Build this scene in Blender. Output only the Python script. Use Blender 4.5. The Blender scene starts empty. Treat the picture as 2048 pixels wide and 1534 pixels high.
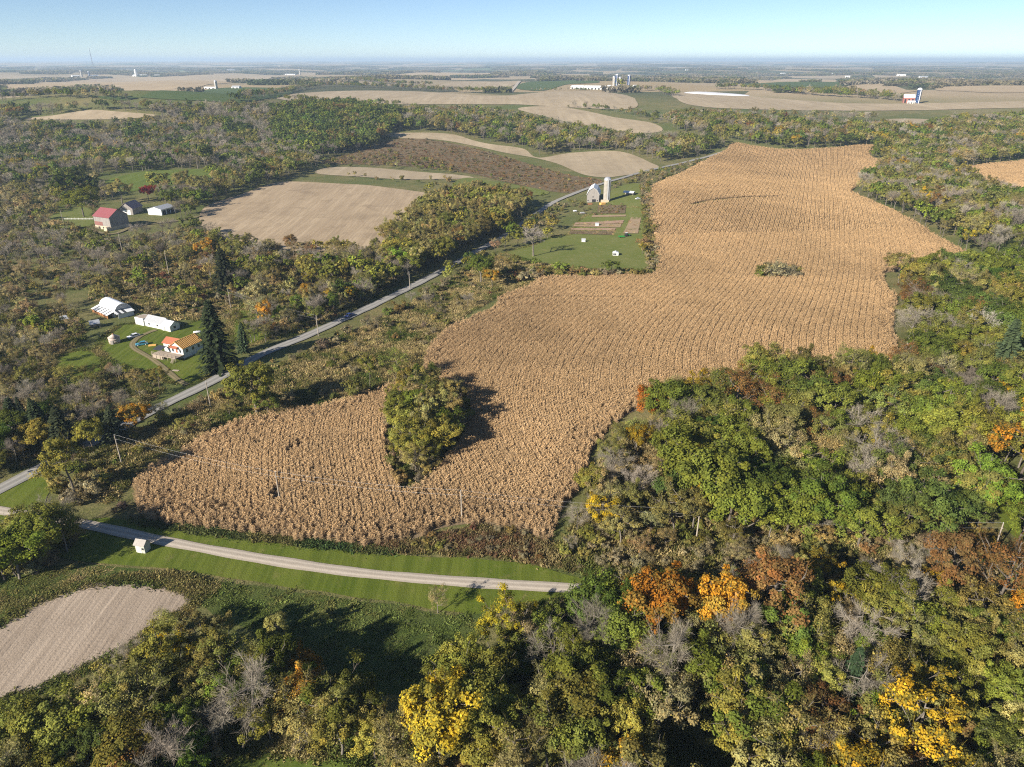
import bpy, math, random
import numpy as np
from mathutils import Vector, Matrix, geometry
rng = np.random.default_rng(7)
random.seed(7)
R = math.radians
SC = bpy.context.scene
COL = SC.collection

# ------------------------------------------------------------------ camera, sky, sun, exposure
FPX, CU, CV, HORIZON, CAMZ = 1422.0, 1024.0, 767.0, 121.0, 100.0
TILT = math.atan((CV - HORIZON) / FPX)
cam_d = bpy.data.cameras.new('camera')
cam_d.sensor_fit = 'HORIZONTAL'; cam_d.sensor_width = 36.0; cam_d.lens = 36.0 * FPX / 2048.0
cam_d.clip_start = 1.0; cam_d.clip_end = 120000.0
cam = bpy.data.objects.new('camera', cam_d); COL.objects.link(cam)
cam.location = (0, 0, CAMZ); cam.rotation_euler = (math.pi / 2 - TILT, 0, 0)
SC.camera = cam

SUN_ELEV, SHADOW_AZ = R(26.5), R(43.0)            # shadows fall away from the camera, to the right
sun_dir = Vector((-math.cos(SHADOW_AZ) * math.cos(SUN_ELEV), -math.sin(SHADOW_AZ) * math.cos(SUN_ELEV), math.sin(SUN_ELEV)))
world = bpy.data.worlds.new('World'); SC.world = world; world.use_nodes = True
wn = world.node_tree; wn.nodes.clear()
sky = wn.nodes.new('ShaderNodeTexSky'); sky.sky_type = 'NISHITA'; sky.sun_disc = False
sky.sun_elevation = SUN_ELEV; sky.sun_rotation = math.atan2(sun_dir.x, sun_dir.y) % (2 * math.pi)
sky.altitude = 300.0; sky.air_density = 0.60; sky.dust_density = 0.0; sky.ozone_density = 2.6
bg = wn.nodes.new('ShaderNodeBackground'); bg.inputs['Strength'].default_value = 0.064
wo = wn.nodes.new('ShaderNodeOutputWorld')
wn.links.new(sky.outputs[0], bg.inputs[0]); wn.links.new(bg.outputs[0], wo.inputs[0])
sun_d = bpy.data.lights.new('sun', 'SUN'); sun_d.energy = 5.0; sun_d.angle = R(0.53); sun_d.color = (1.0, 0.92, 0.80)
sun = bpy.data.objects.new('sun', sun_d); COL.objects.link(sun); sun.location = (-300, -300, 300)
sun.rotation_euler = (-sun_dir).to_track_quat('-Z', 'Y').to_euler()
SC.view_settings.view_transform = 'Standard'; SC.view_settings.look = 'None'
SC.view_settings.exposure = 1.0; SC.view_settings.gamma = 1.0; SC.view_settings.use_curve_mapping = False
cy = SC.cycles
cy.max_bounces = 5; cy.diffuse_bounces = 2; cy.glossy_bounces = 2; cy.transmission_bounces = 2; cy.volume_bounces = 1
cy.transparent_max_bounces = 4; cy.caustics_reflective = False; cy.caustics_refractive = False
cy.filter_width = 1.15
cy.use_denoising = False; cy.denoiser = 'OPENIMAGEDENOISE'; cy.denoising_input_passes = 'RGB_ALBEDO_NORMAL'; cy.denoising_prefilter = 'ACCURATE'
HAZE = 8.8e-5

# ------------------------------------------------------------------ terrain
def sm(a, b, t):
    t = np.clip((t - a) / (b - a), 0, 1); return t * t * (3 - 2 * t)
_W = [(rng.uniform(0, 2 * math.pi), rng.uniform(0, 6.28), rng.uniform(.7, 1.5)) for _ in range(7)]
def wob(x, y, L):
    k = 2 * math.pi / L; s = 0
    for a, p, f in _W:
        s = s + np.sin(k * f * (x * math.cos(a) + y * math.sin(a)) + p)
    return s / 3.0
BUMPS = [(-560, 1130, 330, 190, 34.), (-180, 1010, 150, 110, 17.), (330, 1000, 260, 160, 14.),
         (330, 420, 110, 130, 11.), (150, 560, 90, 120, 9.), (75, 265, 70, 60, 5.), (-300, 700, 160, 120, 7.)]
def hgt(x, y):
    x = np.asarray(x, float); y = np.asarray(y, float)
    r = np.hypot(x, y)
    z = 36 * sm(780, 1650, r) - 22 * sm(2300, 4200, r) + 44 * sm(6000, 22000, r)
    z = z + 4.5 * wob(x, y, 900.) * sm(600, 1500, r) + 11 * wob(x + 900, y, 3300.) * sm(2400, 5500, r) + 9 * wob(x, y + 500, 9000.) * sm(5000, 12000, r)
    for cx, cy_, sx, sy, A in BUMPS:
        z = z + A * np.exp(-((x - cx) / sx) ** 2 - ((y - cy_) / sy) ** 2)
    return z
_T = np.geomspace(40, 60000, 3200)
def P(u, v):
    """The point of the terrain that was surveyed at photo pixel (u, v)."""
    s, c = math.sin(TILT), math.cos(TILT)
    a, b = (u - CU) / FPX, (v - CV) / FPX
    d = np.array([a, c - b * s, -s - b * c]); d /= np.linalg.norm(d)
    x, y, z = d[0] * _T, d[1] * _T, CAMZ + d[2] * _T
    below = np.nonzero(z < hgt(x, y))[0]
    i = below[0] if len(below) else len(_T) - 1
    lo, hi = _T[max(i - 1, 0)], _T[i]
    for _ in range(25):
        m = (lo + hi) / 2
        if CAMZ + d[2] * m < float(hgt(d[0] * m, d[1] * m)): hi = m
        else: lo = m
    return np.array([d[0] * hi, d[1] * hi, float(hgt(d[0] * hi, d[1] * hi))])
def project(x, y, z):
    s, c = math.sin(TILT), math.cos(TILT)
    dz = z - CAMZ
    dep = y * c - dz * s
    up = y * s + dz * c
    return CU + FPX * x / dep, CV - FPX * up / dep, dep
def poly(px):
    return np.array([P(u, v)[:2] for u, v in px])
def smooth(pl, n=4, closed=True):
    """Catmull-Rom through the points."""
    k = len(pl); out = []
    for i in range(k if closed else k - 1):
        g = (lambda j: pl[j % k]) if closed else (lambda j: pl[min(max(j, 0), k - 1)])
        p0, p1, p2, p3 = g(i - 1), g(i), g(i + 1), g(i + 2)
        for j in range(n):
            t = j / n
            out.append(.5 * (2 * p1 + (p2 - p0) * t + (2 * p0 - 5 * p1 + 4 * p2 - p3) * t * t + (3 * p1 - p0 - 3 * p2 + p3) * t ** 3))
    if not closed: out.append(pl[-1])
    return np.array(out)
def inside(pl, x, y):
    x = np.asarray(x); y = np.asarray(y); c = np.zeros(x.shape, bool)
    x1, y1 = pl[-1]
    for x2, y2 in pl:
        if y1 != y2:
            hit = ((y1 > y) != (y2 > y)) & (x < (x2 - x1) * (y - y1) / (y2 - y1) + x1)
            c ^= hit
        x1, y1 = x2, y2
    return c
def dist_line(pl, x, y, closed=False):
    d = np.full(np.shape(x), 1e9)
    n = len(pl)
    for i in range(n if closed else n - 1):
        a, b = pl[i], pl[(i + 1) % n]
        ab = b - a; L = max(ab @ ab, 1e-9)
        t = np.clip(((x - a[0]) * ab[0] + (y - a[1]) * ab[1]) / L, 0, 1)
        d = np.minimum(d, np.hypot(x - a[0] - t * ab[0], y - a[1] - t * ab[1]))
    return d

# ------------------------------------------------------------------ materials
def mat(name):
    m = bpy.data.materials.new(name); m.use_nodes = True
    nt = m.node_tree; nt.nodes.clear()
    out = nt.nodes.new('ShaderNodeOutputMaterial')
    return m, nt, out
def N(nt, kind, **kw):
    n = nt.nodes.new('ShaderNode' + kind)
    for k, v in kw.items():
        if k.startswith('i_'):
            key = k[2:].replace('_', ' '); n.inputs[key].default_value = v
        else: setattr(n, k, v)
    return n
def mixc(nt, f, a, b, blend='MIX'):
    n = nt.nodes.new('ShaderNodeMix'); n.data_type = 'RGBA'; n.blend_type = blend
    for i, s in ((0, f), (6, a), (7, b)):
        if isinstance(s, bpy.types.NodeSocket): nt.links.new(s, n.inputs[i])
        elif i == 0: n.inputs[0].default_value = s
        else: n.inputs[i].default_value = (*s, 1.0)
    return n.outputs[2]
def ramp(nt, f, stops):
    n = nt.nodes.new('ShaderNodeValToRGB'); cr = n.color_ramp
    while len(cr.elements) < len(stops): cr.elements.new(.5)
    for e, (p, c) in zip(cr.elements, stops):
        e.position = p; e.color = (*c, 1) if len(c) == 3 else c
    nt.links.new(f, n.inputs[0]); return n.outputs[0]
def noise(nt, scale, detail=4, rough=.55, vec=None, dist=0.0):
    n = N(nt, 'TexNoise', i_Scale=scale, i_Detail=detail, i_Roughness=rough, i_Distortion=dist)
    if vec is not None: nt.links.new(vec, n.inputs['Vector'])
    return n.outputs['Fac']
def mapping(nt, rot=0.0, scale=(1, 1, 1)):
    tc = N(nt, 'NewGeometry'); mp = N(nt, 'Mapping')
    mp.inputs['Rotation'].default_value = (0, 0, rot); mp.inputs['Scale'].default_value = scale
    nt.links.new(tc.outputs['Position'], mp.inputs['Vector']); return mp.outputs[0]
def mth(nt, op, a, b=None, c=None):
    n = N(nt, 'Math', operation=op)
    for i, s in enumerate((a, b, c)):
        if s is None: continue
        if isinstance(s, bpy.types.NodeSocket): nt.links.new(s, n.inputs[i])
        else: n.inputs[i].default_value = s
    return n.outputs[0]
def finish(nt, out, col, rough=.9, bump=None, bd=.1, metallic=0.0, spec=.3):
    b = N(nt, 'BsdfPrincipled'); b.inputs['Roughness'].default_value = rough
    b.inputs['Specular IOR Level'].default_value = spec; b.inputs['Metallic'].default_value = metallic
    if isinstance(col, bpy.types.NodeSocket): nt.links.new(col, b.inputs['Base Color'])
    else: b.inputs['Base Color'].default_value = (*col, 1)
    if bump is not None:
        bm_ = N(nt, 'Bump', i_Strength=1.0, i_Distance=bd); nt.links.new(bump, bm_.inputs['Height']); nt.links.new(bm_.outputs[0], b.inputs['Normal'])
    nt.links.new(b.outputs[0], out.inputs[0]); return b

def m_scrub():
    m, nt, out = mat('rough_ground')
    v = mapping(nt)
    big = noise(nt, .012, 5, .6, v); mid = noise(nt, .09, 5, .65, v); fine = noise(nt, 1.1, 4, .7, v); vf = noise(nt, 4.5, 3, .7, v)
    a = ramp(nt, mid, [(.30, (.085, .075, .035)), (.43, (.115, .125, .038)), (.55, (.20, .17, .075)), (.68, (.27, .21, .10)), (.8, (.16, .11, .065))])
    b = ramp(nt, fine, [(.3, (.065, .075, .026)), (.5, (.165, .145, .06)), (.7, (.30, .245, .12))])
    c = mixc(nt, .5, a, b)
    g = mixc(nt, ramp(nt, big, [(.42, (0, 0, 0)), (.62, (1, 1, 1))]), c, mixc(nt, fine, (.06, .085, .022), (.14, .155, .05)))
    # far off: a patchwork of farm land too distant to pick apart
    vr = N(nt, 'TexVoronoi', feature='F1', voronoi_dimensions='2D', i_Scale=.0021, i_Randomness=.9)
    vv = mapping(nt, .3, (1.0, .75, 1)); nt.links.new(vv, vr.inputs['Vector'])
    sep = N(nt, 'SeparateColor'); nt.links.new(vr.outputs['Color'], sep.inputs[0])
    pr = N(nt, 'ValToRGB'); pr.color_ramp.interpolation = 'CONSTANT'
    pal = [(0, (.055, .065, .03)), (.20, (.36, .285, .18)), (.42, (.44, .34, .22)), (.58, (.10, .145, .045)), (.68, (.40, .30, .175)), (.90, (.07, .085, .035))]
    while len(pr.color_ramp.elements) < len(pal): pr.color_ramp.elements.new(.5)
    for e, (p, c_) in zip(pr.color_ramp.elements, pal): e.position = p; e.color = (*c_, 1)
    nt.links.new(sep.outputs[0], pr.inputs[0])
    far = mixc(nt, .25, pr.outputs[0], noise_col(nt, v, .01, (.05, .06, .03), (.22, .18, .10)))
    ln = N(nt, 'VectorMath', operation='LENGTH'); tc = N(nt, 'NewGeometry'); nt.links.new(tc.outputs['Position'], ln.inputs[0])
    f = N(nt, 'MapRange', i_From_Min=1350., i_From_Max=1750.); nt.links.new(ln.outputs['Value'], f.inputs[0])
    col = mixc(nt, f.outputs[0], g, far)
    finish(nt, out, col, 1.0, mth(nt, 'ADD', fine, mth(nt, 'MULTIPLY', vf, .5)), .35, spec=.1); return m
def noise_col(nt, v, s, a, b, lo=.35, hi=.65, det=4):
    return ramp(nt, noise(nt, s, det, .6, v), [(lo, a), (hi, b)])
def m_litter():
    m, nt, out = mat('leaf_litter')
    v = mapping(nt)
    c = mixc(nt, noise(nt, 2.2, 4, .7, v), (.045, .038, .02), (.13, .095, .05))
    c = mixc(nt, ramp(nt, noise(nt, .12, 4, .6, v), [(.45, (0, 0, 0)), (.6, (1, 1, 1))]), c, (.05, .06, .018))
    finish(nt, out, c, 1.0, noise(nt, 2.5, 3, .6, v), .3, spec=.1); return m
def m_harvest(name, rot, a=(.29, .225, .15), b=(.43, .35, .25), row=.10, wave=1.4):
    m, nt, out = mat(name)
    v = mapping(nt, rot, (1.0, .05, 1.0)); vw = mapping(nt)
    s1 = noise(nt, row, 5, .6, v, .3); s2 = noise(nt, wave, 2, .6, v); big = noise(nt, .011, 4, .5, vw); fine = noise(nt, 2.4, 3, .7, vw)
    c = mixc(nt, ramp(nt, s1, [(.3, (0, 0, 0)), (.7, (1, 1, 1))]), a, b)
    c = mixc(nt, mth(nt, 'MULTIPLY', ramp(nt, s2, [(.38, (0, 0, 0)), (.62, (1, 1, 1))]), .55), c, tuple(x * .72 for x in a))
    c = mixc(nt, ramp(nt, big, [(.4, (0, 0, 0)), (.75, (.7, .7, .7))]), c, tuple(x * .82 for x in a))
    c = mixc(nt, mth(nt, 'MULTIPLY', fine, .5), c, tuple(min(.6, x * 1.2) for x in b))
    bl = noise(nt, .045, 5, .65, vw, .6); c = mixc(nt, ramp(nt, bl, [(.5, (0, 0, 0)), (.72, (.55, .55, .55))]), c, tuple(x * .66 for x in a))
    finish(nt, out, c, 1.0, mth(nt, 'ADD', s2, fine), .12, spec=.1); return m
def m_grass(name, a, b, c2, bumpd=.12, stripe=0.0, rot=0.0):
    m, nt, out = mat(name)
    v = mapping(nt)
    c = mixc(nt, ramp(nt, noise(nt, .07, 5, .6, v), [(.35, (0, 0, 0)), (.65, (1, 1, 1))]), a, b)
    c = mixc(nt, ramp(nt, noise(nt, .35, 5, .65, v), [(.56, (0, 0, 0)), (.78, (1, 1, 1))]), c, c2)
    fine = noise(nt, 3.2, 4, .7, v)
    c = mixc(nt, mth(nt, 'MULTIPLY', fine, .6), c, tuple(x * .55 for x in a))
    if stripe:
        vs = mapping(nt, rot, (1, .02, 1)); s = noise(nt, .55, 2, .5, vs)
        c = mixc(nt, mth(nt, 'MULTIPLY', ramp(nt, s, [(.42, (0, 0, 0)), (.58, (1, 1, 1))]), stripe), c, tuple(x * 1.5 for x in b))
    finish(nt, out, c, 1.0, fine, bumpd, spec=.12); return m
def m_road(name, a, b, bd=.03):
    m, nt, out = mat(name)
    v = mapping(nt)
    c = mixc(nt, noise(nt, .6, 5, .7, v), a, b)
    c = mixc(nt, ramp(nt, noise(nt, 6, 3, .7, v), [(.5, (0, 0, 0)), (.8, (.6, .6, .6))]), c, tuple(x * .6 for x in a))
    at = N(nt, 'Attribute', attribute_name='across'); u = at.outputs['Fac']      # worn wheel tracks
    w = mth(nt, 'ABSOLUTE', mth(nt, 'SUBTRACT', mth(nt, 'ABSOLUTE', mth(nt, 'SUBTRACT', u, .5)), .22))
    tr = ramp(nt, mth(nt, 'ADD', w, mth(nt, 'MULTIPLY', noise(nt, .9, 4, .7, v), .12)), [(.08, (1, 1, 1)), (.22, (0, 0, 0))])
    c = mixc(nt, mth(nt, 'MULTIPLY', tr, .55), c, tuple(min(.75, x * 1.35) for x in b))
    finish(nt, out, c, .95, noise(nt, 5, 3, .7, v), bd, spec=.2); return m
def N_ramp(nt, f):
    n = N(nt, 'MapRange', i_From_Min=.10, i_From_Max=.32, i_To_Min=1.0, i_To_Max=0.0); nt.links.new(f, n.inputs[0]); return n.outputs[0]
def m_leaf(name, trans=.34):
    m, nt, out = mat(name)
    oi = N(nt, 'ObjectInfo'); ca = N(nt, 'Attribute', attribute_name='color', attribute_type='INSTANCER'); a = N(nt, 'Attribute', attribute_name='bri'); hu = N(nt, 'Attribute', attribute_name='hue')
    c = ca.outputs['Color']
    turn = mth(nt, 'MULTIPLY', ca.outputs['Alpha'], N_ramp(nt, hu.outputs['Fac']))     # turning crowns keep some green clumps
    c = mixc(nt, turn, c, (.155, .165, .045))
    warm = mixc(nt, 1.0, c, (1.32, 1.12, .8), 'MULTIPLY')
    c = mixc(nt, hu.outputs['Fac'], c, warm)
    k = mth(nt, 'MULTIPLY', a.outputs['Fac'], mth(nt, 'MULTIPLY_ADD', oi.outputs['Random'], .4, .8))
    sc = N(nt, 'VectorMath', operation='SCALE'); nt.links.new(c, sc.inputs[0]); nt.links.new(k, sc.inputs['Scale'])
    d = N(nt, 'BsdfDiffuse'); t = N(nt, 'BsdfTranslucent'); mx = N(nt, 'MixShader'); mx.inputs[0].default_value = trans
    nt.links.new(sc.outputs[0], d.inputs[0]); nt.links.new(sc.outputs[0], t.inputs[0])
    nt.links.new(d.outputs[0], mx.inputs[1]); nt.links.new(t.outputs[0], mx.inputs[2]); nt.links.new(mx.outputs[0], out.inputs[0])
    return m
def m_bark():
    m, nt, out = mat('bark')
    oi = N(nt, 'ObjectInfo')
    c = mixc(nt, oi.outputs['Random'], (.13, .11, .09), (.30, .27, .23))
    tc = N(nt, 'TexCoord'); c = mixc(nt, noise(nt, 3., 4, .7, tc.outputs['Object']), c, (.08, .065, .05))
    finish(nt, out, c, .95, spec=.1); return m
def m_plain(name, col, rough=.6, var=.15, scale=.8, metallic=0., streak=0., rib=0., spec=.35, bd=.02):
    m, nt, out = mat(name)
    tc = N(nt, 'TexCoord'); v = tc.outputs['Object']
    c = mixc(nt, noise(nt, scale, 5, .65, v), tuple(x * (1 - var) for x in col), tuple(min(.9, x * (1 + var)) for x in col))
    if streak:
        mp = N(nt, 'Mapping'); mp.inputs['Scale'].default_value = (3.5, 3.5, .25); nt.links.new(v, mp.inputs[0])
        c = mixc(nt, mth(nt, 'MULTIPLY', ramp(nt, noise(nt, 1.0, 4, .6, mp.outputs[0]), [(.42, (0, 0, 0)), (.7, (1, 1, 1))]), streak), c, tuple(x * .45 for x in col))
    bump = None
    if rib:
        mp = N(nt, 'Mapping'); mp.inputs['Scale'].default_value = (1, 1, .02); nt.links.new(v, mp.inputs[0])
        w = N(nt, 'TexWave', wave_type='BANDS', bands_direction='X', i_Scale=rib, i_Distortion=0.0); nt.links.new(mp.outputs[0], w.inputs[0]); bump = w.outputs['Fac']
    finish(nt, out, c, rough, bump, bd, metallic, spec); return m
M = {}
M['scrub'] = m_scrub(); M['litter'] = m_litter(); M['bark'] = m_bark()
M['leaf'] = m_leaf('leaves'); M['twig'] = m_leaf('twigs', .0); M['straw'] = m_leaf('dry_leaves', .2)
M['lawn'] = m_grass('mown_grass', (.085, .122, .013), (.12, .142, .022), (.21, .185, .065), .14, .3, 1.69)
M['rough_grass'] = m_grass('long_grass', (.075, .11, .024), (.12, .135, .04), (.20, .18, .075), .4)
M['pasture'] = m_grass('pasture_grass', (.135, .165, .036), (.18, .19, .058), (.32, .265, .12), .12)
M['green_crop'] = m_grass('green_crop', (.085, .125, .020), (.12, .15, .03), (.17, .17, .05), .08, .3, .4)
M['far_green'] = m_grass('far_green', (.07, .11, .03), (.10, .135, .045), (.16, .15, .07), .05)
M['harvest_mid'] = m_harvest('harvested_soil_streaked', -1.08, (.28, .205, .13), (.46, .36, .24), .12, .6)
M['harvest_near'] = m_harvest('harvested_stubble', -.95, (.25, .195, .145), (.40, .325, .25), .35, 1.3)
M['harvest_far'] = m_harvest('harvested_tan', .5, (.32, .25, .16), (.43, .35, .24), .03, .1)
M['harvest_far2'] = m_harvest('harvested_beige', 1.2, (.36, .27, .165), (.46, .36, .23), .03, .1)
M['corn_soil'] = m_harvest('corn_soil', .2, (.18, .135, .085), (.26, .20, .125), .3, 1.2)
M['brush'] = m_grass('brown_brush', (.17, .125, .075), (.22, .165, .095), (.11, .11, .045), .5)
M['dirt_road'] = m_road('dirt_track', (.12, .105, .045), (.22, .18, .10), .05)
M['dirt'] = m_plain('dirt', (.30, .22, .14), 1., .3, .5, spec=.1)
M['soil'] = m_plain('garden_soil', (.33, .225, .16), 1., .3, .6, spec=.1)
M['road'] = m_road('worn_asphalt', (.185, .18, .165), (.31, .295, .27))
M['gravel'] = m_road('gravel', (.30, .255, .20), (.44, .385, .315), .05)

# ------------------------------------------------------------------ object helpers
def link(o, parent=None):
    COL.objects.link(o)
    if parent is not None: o.parent = parent
    return o
def tag(o, label=None, cat=None, group=None, kind=None):
    if label: o['label'] = label
    if cat: o['category'] = cat
    if group: o['group'] = group
    if kind: o['kind'] = kind
    return o
def mk_mesh(name, v, f, m=None, smooth_=False, attrs=None, mi=None):
    me = bpy.data.meshes.new(name)
    v = np.asarray(v, np.float32)
    if isinstance(f, np.ndarray):
        me.vertices.add(len(v)); me.vertices.foreach_set('co', v.ravel())
        k = f.shape[1]; me.loops.add(f.size); me.loops.foreach_set('vertex_index', f.ravel().astype(np.int32))
        me.polygons.add(len(f)); me.polygons.foreach_set('loop_start', np.arange(0, f.size, k, dtype=np.int32))
        me.update(calc_edges=True)
    else:
        me.from_pydata([tuple(map(float, p)) for p in v], [], f); me.update()
    for mm in ([] if m is None else m if isinstance(m, (list, tuple)) else [m]): me.materials.append(mm)
    if mi is not None: me.polygons.foreach_set('material_index', np.asarray(mi, np.int32))
    if smooth_: me.polygons.foreach_set('use_smooth', np.ones(len(me.polygons), bool))
    for nm, (dom, arr) in (attrs or {}).items():
        at = me.attributes.new(nm, 'FLOAT', dom); at.data.foreach_set('value', np.asarray(arr, np.float32))
    return me
def add(name, me, parent=None, loc=None, rz=0.0):
    o = bpy.data.objects.new(name, me)
    if loc is not None: o.location = loc
    o.rotation_euler.z = rz
    return link(o, parent)
def lift(x, y, k=1.0):
    r = np.hypot(x, y); return hgt(x, y) + k * (.06 + .00035 * r)

def sheet(name, pl, material, k=1.0, kind='structure', label=None, cat=None, step=None, group=None):
    """A field that follows the terrain, cut to an outline."""
    pl = np.asarray(pl)
    if np.sum(pl[:, 0] * np.roll(pl[:, 1], -1) - np.roll(pl[:, 0], -1) * pl[:, 1]) < 0: pl = pl[::-1]
    rmid = np.hypot(*pl.T).min()
    st = step or max(3.0, .02 * rmid)
    b = []
    for i in range(len(pl)):
        a, c = pl[i], pl[(i + 1) % len(pl)]; L = np.hypot(*(c - a)); n = max(1, int(L / (st * 1.3)))
        for j in range(n): b.append(a + (c - a) * j / n)
    b = np.array(b); nb = len(b)
    lo, hi = b.min(0), b.max(0)
    st = max(st, math.sqrt((hi[0] - lo[0]) * (hi[1] - lo[1]) / 9000))
    gx, gy = np.meshgrid(np.arange(lo[0], hi[0], st), np.arange(lo[1], hi[1], st)); gx, gy = gx.ravel(), gy.ravel()
    ok = inside(b, gx, gy); gx, gy = gx[ok], gy[ok]
    dd = dist_line(b, gx, gy, True); ok = dd > st * .4; gx, gy = gx[ok], gy[ok]
    pts = [Vector(p) for p in b] + [Vector((a, c)) for a, c in zip(gx, gy)]
    vs, _, fs, *_r = geometry.delaunay_2d_cdt(pts, [(i, (i + 1) % nb) for i in range(nb)], [], 1, 1e-4)
    va = np.array([(p.x, p.y) for p in vs]); z = lift(va[:, 0], va[:, 1], k)
    me = mk_mesh(name, np.column_stack([va, z]), [list(f) for f in fs], material, True)
    o = add(name, me); tag(o, label, cat, group, kind); return o
def strip(name, px, width, material, k=2.0, px_n=6, label=None, wl=None):
    c = smooth(poly(px), px_n, False)
    # even steps
    seg = np.hypot(*np.diff(c, axis=0).T); s = np.concatenate([[0], np.cumsum(seg)]); n = int(s[-1] / 2.5)
    t = np.linspace(0, s[-1], n); c = np.column_stack([np.interp(t, s, c[:, 0]), np.interp(t, s, c[:, 1])])
    for _ in range(4): c[1:-1] = (c[:-2] + 2 * c[1:-1] + c[2:]) / 4
    d = np.gradient(c, axis=0); d /= np.hypot(*d.T)[:, None]; nrm = np.column_stack([-d[:, 1], d[:, 0]])
    cross = np.array([0, .12, .3, .5, .7, .88, 1.0]); nc = len(cross)
    v = []; ac = []
    for i in range(n):
        wv = width * (1 + .06 * math.sin(i * .37) + .05 * math.sin(i * 1.13 + 2))
        for q in cross:
            p = c[i] + nrm[i] * (q - .5) * wv
            crown = .07 * (1 - (2 * q - 1) ** 2)
            v.append((p[0], p[1], float(lift(p[0], p[1], k)) + crown)); ac.append(q)
    f = np.array([(i * nc + j, i * nc + j + 1, (i + 1) * nc + j + 1, (i + 1) * nc + j) for i in range(n - 1) for j in range(nc - 1)])[:, ::-1]
    me = mk_mesh(name, v, f, material, True, {'across': ('POINT', ac)})
    o = add(name, me); tag(o, label, None, None, 'structure'); return o, c

# ------------------------------------------------------------------ ground
def ground():
    rr = np.concatenate([[0.5], np.geomspace(15, 44000, 420)])
    an = np.concatenate([np.linspace(R(25), R(155), 420), np.linspace(R(155), R(385), 90)[1:-1]])
    A, B = np.meshgrid(an, rr); x, y = B * np.cos(A), B * np.sin(A); z = hgt(x, y)
    na, nr = len(an), len(rr)
    i, j = np.meshgrid(np.arange(nr - 1), np.arange(na), indexing='ij'); j2 = (j + 1) % na
    f = np.stack([i * na + j, (i + 1) * na + j, (i + 1) * na + j2, i * na + j2], -1).reshape(-1, 4)
    me = mk_mesh('ground', np.column_stack([x.ravel(), y.ravel(), z.ravel()]), f, M['scrub'], True)
    return tag(add('ground', me), 'rough grass and weed ground rolling to the horizon', None, None, 'structure')
ground()
# ------------------------------------------------------------------ fields, lawns, roads (outlines surveyed from the photograph)
def PO(*px):
    q = smooth(poly(px), 8); r_ = np.hypot(*q.T); a = np.clip(r_ / 320., .25, 2.0)     # natural outlines waver a little
    L = np.clip(r_ / 9., 14, 120)
    return q + np.column_stack([a * np.sin(q[:, 1] / L * 6.3 + 1.3) * .55 + a * np.sin(q[:, 0] / L * 13.1) * .35, a * np.sin(q[:, 0] / L * 6.3) * .55 + a * np.sin(q[:, 1] / L * 12.7 + 2) * .35])
CORN = PO((272,975),(290,1040),(400,1056),(560,1076),(700,1090),(760,1092),(830,1078),(880,1057),(960,1050),(1040,1064),(1090,1080),(1108,1050),(1122,1020),(1160,968),(1182,905),(1215,865),(1252,830),(1300,815),(1390,800),(1480,765),(1560,752),(1700,742),(1795,735),(1790,685),(1784,640),(1790,600),(1770,572),(1772,548),(1830,542),(1950,523),(1920,500),(1860,466),(1790,426),(1712,392),(1706,376),(1770,331),(1737,313),(1742,291),(1650,298),(1570,301),(1510,293),(1468,287),(1450,302),(1420,318),(1380,338),(1330,362),(1297,377),(1288,402),(1297,437),(1307,482),(1312,545),(1270,550),(1200,554),(1100,557),(1050,577),(1000,597),(985,617),(900,657),(872,682),(852,707),(842,737),(822,762),(730,792),(600,822),(480,847),(400,882),(330,922),(282,955))
CORN2 = PO((1905,341),(1960,331),(2048,323),(2160,316),(2260,330),(2260,415),(2120,425),(2060,422),(2010,396),(1960,371))
ISLAND = PO((800,985),(775,925),(768,870),(780,815),(820,785),(880,775),(930,800),(940,850),(905,905),(860,955),(830,980))
ISLET = PO((1512,546),(1530,535),(1560,534),(1598,540),(1595,552),(1550,560),(1520,556))
TRACK = [(985,612),(1060,601),(1150,600),(1265,602)]
TERRACE = [(1385,412),(1420,404),(1480,399),(1555,397)]
HARV_NEAR = PO((-260,1420),(-120,1305),(-30,1262),(60,1215),(130,1182),(220,1163),(320,1170),(388,1196),(350,1232),(290,1272),(210,1318),(100,1372),(0,1405),(-120,1455))
HARV_MID = PO((398,432),(425,408),(500,384),(570,364),(700,369),(800,379),(884,393),(862,412),(808,440),(765,492),(700,503),(640,506),(560,500),(470,492),(412,466))
STRIP = PO((632,346),(660,335),(740,336),(860,346),(935,353),(930,358),(800,359),(700,353))
LONGF = PO((765,271),(800,266),(900,269),(960,285),(1040,297),(1075,316),(1140,306),(1240,304),(1300,326),(1315,337),(1240,353),(1180,353),(1100,324),(1020,308),(950,293),(880,281),(800,276))
BRUSH = PO((640,325),(780,281),(900,287),(1000,312),(1120,347),(1200,362),(1150,385),(1080,380),(950,350),(860,337),(760,330))
GREENS = PO((900,372),(935,356),(1010,368),(1090,382),(1080,392),(1000,388),(930,384))
GREENL = PO((205,366),(260,347),(330,341),(425,341),(405,372),(300,378),(240,384))
HILLF = PO((1035,218),(1090,213),(1140,216),(1220,233),(1300,246),(1324,262),(1260,266),(1180,252),(1100,236))
FARC1 = PO((553,197),(600,187),(700,182),(850,184),(1000,192),(1100,184),(1200,184),(1252,191),(1275,206),(1250,219),(1100,213),(1000,209),(800,209),(640,209))
FARC2 = PO((1345,187),(1420,184),(1500,193),(1560,198),(1700,207),(1900,206),(2060,203),(2250,204),(2250,216),(2048,216),(1700,222),(1500,219),(1400,213),(1360,203))
FARL = PO((-120,192),(0,181),(60,167),(200,158),(350,153),(480,151),(565,153),(545,161),(420,169),(300,182),(200,181),(60,187))
FARLG = PO((168,191),(300,187),(420,179),(560,177),(585,186),(520,200),(400,202),(250,194))
SMALLT = PO((45,238),(120,230),(180,221),(230,223),(315,231),(260,237),(150,240))
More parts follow.
